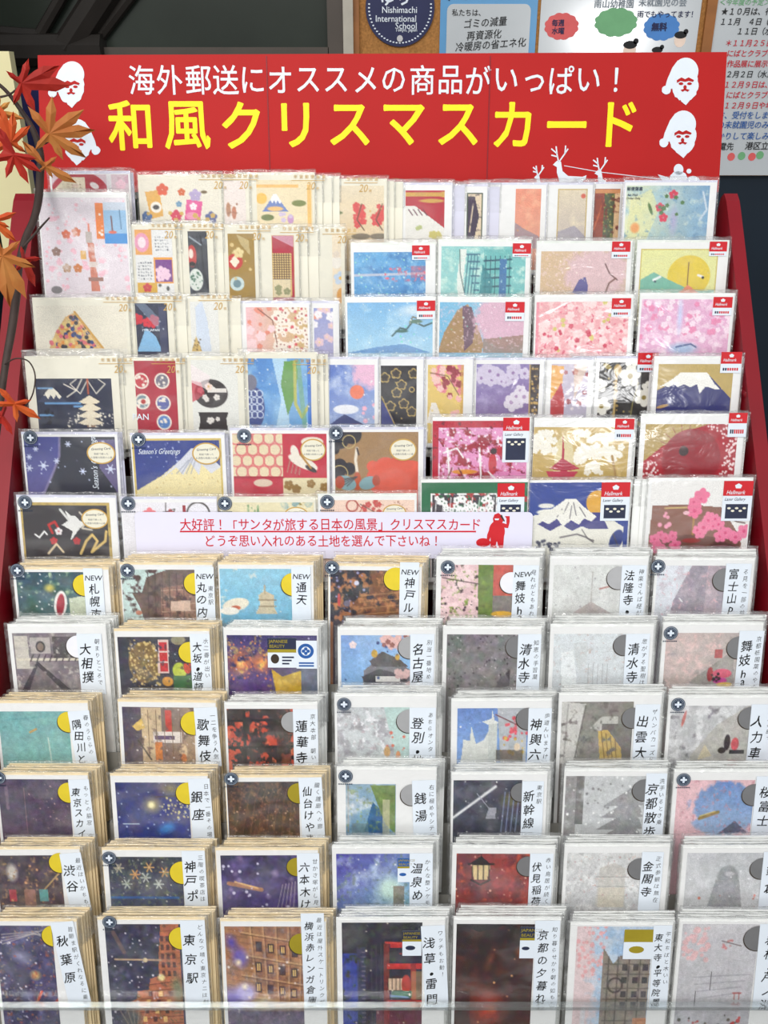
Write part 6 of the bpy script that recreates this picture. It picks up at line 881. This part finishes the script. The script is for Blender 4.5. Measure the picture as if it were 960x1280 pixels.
#   k, L, R, T, W(px or None), layer, env, label, fn, art, keyword extras
U = [
 (6, 20, 145, 622, None, 0, 'l', 'charcoal card with a white crane and gold script in a gold frame', h6a, (24, 628, 136, None), dict(badge=(31, 628), oval=(117, 648, 17, 13))),
 (6, 150, 271, 624, None, 0, 'l', 'white card with red blossoms and black and yellow letters', h6b, (152, 628, 270, None), dict(badge=(160, 629), )),
 (6, 275, 395, 624, None, 0, 'i', 'cream card with green grass half hidden behind the white paper sign', h6c, (278, 628, 392, None), dict(badge=(281, 629), oval=(370, 645, 16, 12))),
 (6, 397, 521, 620, None, 0, 'p', 'peach card with red blossoms half hidden behind the white paper sign', h6d, (401, 625, 518, None), dict(badge=(409, 627), oval=(493, 641, 15, 11))),
 (6, 526, 661, 602, None, 0, 'w', 'green-framed card with white flowers over a red and black pattern', h6e, (527, 603, 660, None), dict(tagm=T_(622, 656, 604, 650, 'l'))),
 (6, 662, 789, 603, None, 0, 'w', 'blue card of a snowy mountain under an orange sun', h6f, (662, 603, 788, None), dict(tagm=T_(752, 788, 603, 651, 'l'), nb=1)),
 (6, 811, 942, 600, None, 0, 'w', 'brown castle card with bright pink blossoms', h6g, (815, 601, 940, None), dict(tagm=T_(905, 942, 601, 651, 'l'), nb=2, rs=-9, blabel='pink edged card showing left of the brown castle card')),
 (5, 26, 147, 543, None, 0, 'l', 'dark blue card with snowflakes and sideways white script', h5a, (29, 546, 143, None), dict(badge=(38, 547), oval=(125, 566, 18, 14), extra=x5a, nb=2)),
 (5, 162, 281, 544, None, 0, 'l', 'gold-framed card of a pale mountain on a blue night sky', h5b, (164, 548, 276, None), dict(badge=(173, 549), oval=(257, 567, 18, 14), extra=x5b, nb=2)),
 (5, 287, 412, 538, None, 0, 'l', 'red card with a cream hexagon pattern and a flying crane', h5c, (290, 542, 408, None), dict(badge=(305, 545), oval=(391, 562, 16, 14), nb=2)),
 (5, 414, 530, 537, None, 0, 'l', 'brown card with a crane, black clouds and red flowers', h5d, (418, 540, 523, None), dict(badge=(420, 541), oval=(504, 562, 17, 14), nb=1)),
 (5, 541, 664, 524, None, 0, 'w', 'red-framed card of pink blossom trees and figures', h5e, (541, 526, 660, None), dict(tagm=T_(629, 662, 522, 578, 'l'), nb=1)),
 (5, 668, 793, 525, None, 0, 'w', 'gold card with white blossom and a magenta pagoda', h5f, (668, 534, 788, None), dict(tagm=T_(769, 793, 523, 549), nb=2)),
 (5, 802, 932, 520, None, 0, 'w', 'dark red paper umbrella card with white dots', h5g, (808, 530, 924, None), dict(tagm=T_(911, 934, 516, 546), nb=2)),
 (4, 30, 147, 448, None, 0, 'i', 'cream-bordered navy card with a mountain, crane and pagoda', h4a, (41, 473, 137, None), dict(price=(141, 452), nb=1, rise=8, rs=5)),
 (4, 150, 225, 450, 110, 2, 'i', 'dark red card with round pictures and white letters', h4b, (167, 451, 219, None), dict(extra=x4b, nb=1, rs=4, price=(207, 452))),
 (4, 200, 304, 448, 112, 4, 'i', 'white card with a dark patterned hourglass vase', h4c, (238, 450, 296, None), dict(price=(293, 452))),
 (4, 300, 396, 443, None, 5, 'i', 'blue and green watercolour card of carp and a stream', h4d, (309, 448, 388, None), dict(price=(383, 453), nb=2, rs=7)),
 (4, 370, 473, 449, None, 8, 'l', 'blue sky card with an orange sun and pink blossom', h4e, (411, 456, 468, None), {}),
 (4, 428, 530, 449, None, 9, 'l', 'black card with gold outlined blossoms', h4f, (476, 457, 521, None), {}),
 (4, 492, 592, 449, None, 10, 'l', 'yellow card with red and pink cherry sprays', h4g, (535, 456, 580, None), {}),
 (4, 580, 681, 450, None, 11, 'l', 'lilac blossom card with a black and gold right edge', h4h, (596, 455, 675, None), {}),
 (4, 640, 743, 450, None, 12, 'l', 'pale lilac card with a small red pagoda', h4i, (690, 455, 736, None), {}),
 (4, 716, 820, 448, None, 13, 'l', 'black card with large white blossoms and a gold stem', h4j, (750, 453, 813, None), dict(tagm=T_(797, 823, 441, 465))),
 (4, 818, 928, 448, None, 0, 'w', 'gold card with a navy mountain capped in white', h4k, (824, 455, 918, None), dict(tagm=T_(901, 927, 440, 466), nb=1)),
 (3, 40, 160, 375, None, 0, 'i', 'plain cream card with a floral fan shape', h3a, (44, 382, 156, None), dict(price=(147, 375), nb=1, rs=5)),
 (3, 110, 216, 374, None, 2, 'i', 'dark blue card with red flowers', h3b, (168, 379, 208, None), dict(price=(203, 374), nb=1, rs=16, extra=x3b)),
 (3, 182, 284, 373, None, 4, 'i', 'white card with a tall bottle shape and gold cone', h3c, (237, 377, 272, None), dict(price=(266, 373), nb=1, rs=16)),
 (3, 292, 387, 379, None, 6, 'l', 'pink and gold card crowded with white cherry flowers', h3d, (307, 384, 384, None), {}),
 (3, 322, 424, 379, None, 7, 'l', 'lavender blue card with pale flowers', h3e, (392, 385, 416, None), {}),
 (3, 431, 545, 374, None, 0, 'w', 'sky blue card with a pine branch above clouds', h3f, (434, 378, 541, None), dict(tagm=T_(521, 544, 376, 399), nb=1)),
 (3, 547, 663, 374, None, 0, 'w', 'blue and brown mountain card with a pink tree', h3g, (550, 378, 656, None), dict(tagm=T_(632, 656, 377, 401), nb=1)),
 (3, 669, 792, 371, None, 0, 'w', 'coral pink card covered in cherry petals', h3h, (671, 377, 787, None), dict(tagm=T_(765, 789, 373, 396), nb=1)),
 (3, 800, 919, 369, None, 0, 'w', 'lilac pink cherry card with a blue haze at its foot', h3i, (803, 374, 915, None), dict(tagm=T_(892, 916, 371, 394), nb=1)),
 (2, 46, 158, 243, None, 0, 'w', 'large white card with a red tower and scattered pink petals', h2a, (48, 247, 156, None), dict(nb=1, rise=4)),
 (2, 112, 219, 283, None, 2, 'i', 'white calendar card with orange and purple squares', h2b, (167, 287, 214, None), dict(price=(204, 284), nb=1, rs=6)),
 (2, 166, 266, 282, None, 4, 'i', 'dark slate card with a red doll', h2c, (234, 289, 258, None), dict(price=(255, 284), nb=1, rs=12)),
 (2, 218, 322, 284, None, 6, 'i', 'olive gold card with a red round crest', h2d, (284, 292, 317, None), dict(price=(314, 286))),
 (2, 275, 373, 287, None, 7, 'i', 'crimson card with a gold lattice panel', h2e, (339, 294, 367, None), dict(price=(368, 288), nb=2, rs=12)),
 (2, 330, 431, 287, None, 10, 'i', 'cream card with a light blue flower', h2f, (415, 292, 426, None), dict(price=(421, 290))),
 (2, 438, 545, 306, None, 0, 'p', 'blue card of a snowy river with red trees', h2g, (442, 315, 532, None), dict(tagm=T_(515, 537, 307, 325), nb=1)),
 (2, 548, 664, 302, None, 0, 'p', 'teal card of village rooftops in snow', h2h, (552, 308, 658, None), dict(tagm=T_(641, 664, 304, 321), nb=1)),
 (2, 671, 791, 304, None, 0, 'p', 'beige card with a pale pink cherry tree', h2i, (677, 314, 785, None), dict(tagm=T_(765, 788, 302, 323), nb=1)),
 (2, 797, 912, 303, None, 0, 'p', 'light yellow card with a yellow sun, tower and green hills', h2j, (802, 311, 899, None), dict(tagm=T_(887, 909, 302, 320))),
 (1, 61, 163, 217, None, 0, 'l', 'card with a dark red circle and a tiny calendar', h1a, (64, 218, 160, None), dict(nb=1)),
 (1, 172, 276, 221, None, 0, 'i', 'cream card with orange and pink lucky dolls among flowers', h1b, (175, 224, 273, None), dict(price=(266, 222))),
 (1, 206, 311, 221, None, 1, 'i', 'cream card with a pair of small brown figures', h1c, (279, 226, 306, None), dict(price=(298, 222))),
 (1, 295, 393, 219, None, 2, 'i', 'cream card with a small blue mountain and orange bars', h1d, (320, 225, 390, None), dict(price=(382, 223), nb=3, rs=10)),
 (1, 378, 484, 226, None, 6, 'i', 'beige card with twin sprays of red plum', h1e, (422, 232, 480, None), dict(price=(448, 226), nb=2, rs=9)),
 (1, 468, 566, 231, None, 9, 'l', 'red card with a white mountain and gold cloud bands', h1f, (507, 238, 556, None), dict(nb=1, rs=16)),
 (1, 508, 610, 233, None, 11, 'l', 'tan card with dark purple brush strokes', h1h, (584, 241, 604, None), dict(nb=1, rs=14)),
 (1, 588, 684, 231, None, 13, 'l', 'salmon orange card with a grey corner', h1i, (645, 236, 677, None), {}),
 (1, 640, 742, 231, None, 14, 'l', 'plain beige card with a tiny red mark', h1j, (698, 236, 735, None), {}),
 (1, 680, 781, 230, None, 15, 'l', 'brown and green glitter card', h1k, (744, 236, 776, None), {}),
 (1, 781, 897, 228, None, 0, 'l', 'pastel blue and yellow card with red roses', h1l, (784, 232, 888, None), dict(extra=x1l)),
]
for (k, L, R, T, W, ly, env, lab, fn, art, kw) in U:
    kw = dict(kw); nb = kw.pop('nb', 0); rs = kw.pop('rs', 2.5)
    lq = spq = .0022
    pack(k, L, R, T, lab, fn, art, env=env, lay=ly*lq, nb=nb, rs=rs, sp=spq, ub=(9 if nb < 3 and rs < 4 and ly == 0 else 0), note=lab, face=(env if env == 'i' else 'w'), tilt=(random.uniform(-.4, .4) if k > 1 and ly == 0 else 0),
         blabel=kw.pop('blabel', 'sleeved envelope just behind the '+' '.join(lab.split()[:8])), **kw)
# ---- white paper sign in front of the sixth row
SO = on_tier(6, 416, 690, -.0042); r_ = [on_tier(6, x, y, -.0042) for x, y in ((160, 640), (668, 640), (668, 690), (160, 690))]
def sgn(px, py): p = on_tier(6, px, py, -.0042)-SO; return p.x, p.dot(CU)
mb = MB(); a, b = sgn(168, 640), sgn(664, 698); P = []
for cx, cy, q in ((b[0]-.006, a[1]-.006, 0), (a[0]+.006, a[1]-.006, 1), (a[0]+.006, b[1]+.006, 2), (b[0]-.006, b[1]+.006, 3)):
    for i in range(5): t = math.pi/2*(q+i/4); P.append((cx+.006*math.cos(t), cy+.006*math.sin(t)))
mb.prism(P, 0, .0006); SM = frame_M(SO)
sg2 = obj('paper_sign', mb.mesh('paper_sign', mat('pale_lilac_paper', (222, 220, 240), .4, .02, 20, coat=.3)), None, None, SM)
tag(sg2, 'long white paper sign with red Japanese writing and a red bearded figure', 'sign')
ss = sgn(481, 650)[0]-sgn(480, 650)[0]
mb = MB(); t = '大好評！「サンタが旅する日本の風景」クリスマスカード'; x = 232
for c in t:
    q = 13.4 if c != '「' else 10
    X_, Y_ = sgn(x+(4 if c == '「' else (-4 if c == '」' else 0)), 655.5 if c not in '」' else 658); put_text(mb, c, X_, Y_, 16.6*ss, .0007, .01, center=True, sx=.88); x += 14.55
t = 'どうぞ思い入れのある土地を選んで下さいね！'; x = 263
for c in t: X_, Y_ = sgn(x, 676); put_text(mb, c, X_, Y_, 16.2*ss, .0007, .01, center=True, sx=.88); x += 14.1
a, b = sgn(225, 663.3), sgn(595, 665.2); mb.box(a[0], b[0], b[1], a[1], .0006, .0008)
obj('red_lettering', mb.mesh('red_lettering', M['red']), sg2, None, SM)
mb = MB()
def sp_(P, z=.0008, mi=0): mb.prism([sgn(*p) for p in P][::-1], .0006, z, mi)
sp_(blob(621, 664, 10, 13, 30)); sp_([(613, 668), (630, 668), (629, 684), (623, 684), (621, 675), (619, 684), (613, 684)], .00082); sp_([(616, 648), (618, 643), (623, 641), (628, 645), (629, 651), (626, 656), (617, 655)], .00084); sp_([(627, 653), (633, 655), (633, 648), (631, 645), (637, 645), (637, 652), (635, 660), (628, 659)], .00086)
sp_([(614, 655), (609, 668), (608, 676), (611, 677), (614, 668)], .00088); sp_(blob(604, 678, 9, 5.5, 24), .0009); sp_([(618, 648), (624, 648), (623, 650), (619, 650)], .00095, 1); sp_([(615, 684), (620, 684), (620, 682), (615, 682)], .00092); sp_(blob(618, 683.5, 3, 1.4, 12), .00093); sp_(blob(626, 683.5, 3, 1.4, 12), .00093); sp_([(627, 643), (631, 651), (630, 652), (625, 645)], .00094, 2)
obj('figure_print', mb.mesh('figure_print', [M['redtag'], M['label'], M['shade_and_print']]), sg2, None, SM)
# ---- artificial maple garland on the left side of the rack
gar = bpy.data.objects.new('maple_garland', None); COL.objects.link(gar); gar.location = on_tier(12, 10, 500, -.08)*1.0; gar.location = ray(20, 560)*.93+CAM
tag(gar, 'artificial autumn maple garland hanging down the left edge of the rack', 'garland')
def gp(px, py, d): return CAM+ray(px, py)*d
M['vine'] = mat('dark_brown_vine', (60, 48, 44), .6, .2, 60, .3); 
VP = [(-14, 96, 1.02, 2), (6, 112, 1.03, 2.6), (22, 132, 1.04, 3), (40, 160, 1.05, 4), (50, 190, 1.06, 5), (50, 222, 1.06, 5.4), (48, 250, 1.05, 5.4), (42, 275, 1.04, 5), (32, 298, 1.03, 5), (24, 330, 1.02, 5), (21, 365, 1.01, 5.6), (15, 410, 1.0, 5.6), (7, 455, .99, 5), (1, 500, .98, 4.6), (-6, 560, .97, 4.4)]
def smooth_path(P, n=5):
    out = []
    for i in range(len(P)-1):
        p0, p1, p2, p3 = P[max(i-1, 0)], P[i], P[i+1], P[min(i+2, len(P)-1)]
        for j in range(n):
            t = j/n; out.append(tuple(.5*((2*b)+(-a+c)*t+(2*a-5*b+4*c-d)*t*t+(-a+3*b-3*c+d)*t**3) for a, b, c, d in zip(p0, p1, p2, p3)))
    out.append(P[-1]); return out
def vine(P, m='vine', name='stem'):
    S_ = [(a_, b_, c_*1.068, e_) for a_, b_, c_, e_ in smooth_path(P)]; o = obj(name, MB().tube([gp(p[0], p[1], p[2]) for p in S_], [p[3]*p[2]/F*.9 for p in S_], 8).mesh(name, M[m], True), None); o.parent = gar; o.matrix_parent_inverse = Matrix.Translation(-Vector(gar.location)); return o
bpy.context.view_layer.update()
vine(VP); vine([(6, 455, .985, 1), (20, 448, .98, 1), (36, 452, .975, 1), (44, 470, .97, 1), (40, 495, .97, 1), (28, 512, .975, 1)], name='tendril'); vine([(48, 180, 1.05, 2), (58, 178, 1.03, 2), (66, 170, 1.02, 1.5)], name='twig'); vine([(28, 310, 1.02, 2), (50, 285, 1.02, 1.5), (62, 272, 1.02, 1)], name='twig'); vine([(-4, 122, 1.02, 1.6), (12, 118, 1.02, 1.4), (27, 106, 1.01, 1.2)], name='twig')
def leaf_mat(name, c1, c2):
    m = mat(name, c1, .6, .1, 60, .2, .25); nt = m.node_tree; r = [n for n in nt.nodes if n.type == 'VALTORGB'][0]; r.color_ramp.elements[0].color = rgba(c1); r.color_ramp.elements[1].color = rgba(c2); nz = [n for n in nt.nodes if n.type == 'TEX_NOISE'][0]; nz.inputs['Scale'].default_value = 26; return m
LM = {'red': leaf_mat('red_maple_leaf', (138, 26, 22), (170, 44, 32)), 'tan': leaf_mat('tan_maple_leaf', (160, 86, 38), (176, 118, 60)), 'org': leaf_mat('orange_maple_leaf', (178, 62, 28), (196, 96, 42)), 'crm': leaf_mat('pale_maple_leaf', (186, 142, 74), (190, 100, 44))}
def maple(px, py, d, lobes, m, seed, lab=None):
    """lobes: list of (tip px, tip py) around the centre; points run out from the leaf centre to each tip"""
    d *= 1.068; r_ = random.Random(seed); k = d/F; c0 = gp(px, py, d); L_ = sorted([(math.atan2(-(y-py), x-px), math.hypot(x-px, y-py)) for x, y in lobes]); V = [(0, 0, .002)]; n = len(L_); tips = []
    ring = []
    for i, (a, l) in enumerate(L_):
        a2, l2 = L_[(i+1) % n]; da = (a2-a) % (2*math.pi); hw = .23
        for (aa, ll, zz) in ((a-hw*1.25, l*.42, .0), (a-hw*.9, l*.66, .001), (a-.05, l*.86, .002), (a, l, .006*r_.uniform(-1, 1)), (a+.05, l*.86, .002), (a+hw*.9, l*.66, .001), (a+hw*1.25, l*.42, .0)): ring.append((aa, ll, zz-(ll*k)**2*2.2))
        ring.append((a+da/2, min(l, l2)*(.36 if da < 1.6 else .15), -.001))
    rc = []; 
    for a, l, z in ring: V.append((l*k*math.cos(a), l*k*math.sin(a), z))
    for i, (a, l) in enumerate(L_): V.append((l*.5*k*math.cos(a), l*.5*k*math.sin(a), .0035-(l*.5*k)**2*2)); rc.append(len(V)-1)
    Fc = []; N = len(ring)
    for i in range(n):
        b = 1+i*8; m_ = rc[i]; seq = [b+j for j in range(7)]
        for u, v in zip(seq[:-1], seq[1:]): Fc.append((m_, u, v))
        Fc.append((0, seq[0], m_)); Fc.append((0, m_, seq[-1])); nx_ = 1+((i+1) % n)*8; Fc.append((0, seq[-1], b+7)); Fc.append((0, b+7, nx_))
    o = obj('leaf', mesh('leaf', V, Fc, LM[m]), gar, lab); nrm = (CAM-c0).normalized(); rgt = Vector((1, 0, 0)); u_ = nrm.cross(rgt).normalized(); rgt = u_.cross(nrm)
    mm = Matrix.Identity(4)
    for i in range(3): mm[i][0] = rgt[i]; mm[i][1] = u_[i]; mm[i][2] = nrm[i]; mm[i][3] = c0[i]
    o.matrix_world = mm; md = o.modifiers.new('thick', 'SOLIDIFY'); md.thickness = .0006; md.offset = 0
    return o
maple(27, 104, 1.0, [(40, 76), (11, 90), (13, 129), (38, 138), (88, 106), (76, 84)], 'red', 1)
maple(62, 167, .99, [(71, 124), (41, 136), (107, 139), (118, 163), (103, 196), (74, 198), (42, 186)], 'tan', 2)
maple(57, 208, .985, [(33, 178), (92, 228), (49, 197), (48, 214), (72, 196), (64, 222)], 'tan', 3)
maple(14, 178, .97, [(2, 128), (40, 158), (22, 142), (-22, 160), (-18, 190), (30, 190)], 'org', 4)
maple(17, 194, .96, [(1, 158), (4, 221), (30, 228), (47, 214), (44, 198), (-18, 200)], 'red', 5, 'bright red leaf'); maple(-4, 140, .965, [(27, 148), (2, 118), (-20, 120), (14, 128), (6, 160)], 'crm', 6)
maple(3, 320, .95, [(26, 301), (41, 334), (26, 373), (5, 384), (-22, 360), (-25, 320), (-4, 296)], 'tan', 7)
maple(30, 324, .985, [(51, 323), (40, 358), (28, 308), (18, 340)], 'red', 8); maple(-8, 276, .96, [(20, 266), (10, 284), (-4, 258), (16, 302), (-20, 290)], 'org', 9)
maple(18, 505, .95, [(48, 524), (0, 484), (20, 528), (38, 500), (-6, 505), (6, 490)], 'org', 10); maple(2, 520, .955, [(14, 544), (8, 505), (-14, 540), (-16, 510)], 'red', 11)
# ---- pale board and navy board standing left of the rack
p0 = gp(-40, 64, 1.36); p1 = gp(11, 64, 1.36)
o = obj('display_board', MB().box(p0.x, p1.x, p0.y, p0.y+.02, .0, p0.z).mesh('display_board', mat('pale_cream_board', (222, 214, 168), .5, .04, 12))); tag(o, 'pale cream upright board at the left edge beside the maple leaves', 'board')
p0 = gp(10, 100, 1.48); p1 = gp(62, 100, 1.48)
o = obj('display_board', MB().box(p0.x, p1.x, p0.y, p0.y+.02, .0, p0.z).mesh('display_board', mat('navy_board', (22, 24, 78), .6, .08, 12))); tag(o, 'navy upright board between the cream board and the red banner', 'board')
print('packs', len(PACKS), 'tris', sum(len(m.polygons) for m in bpy.data.meshes))
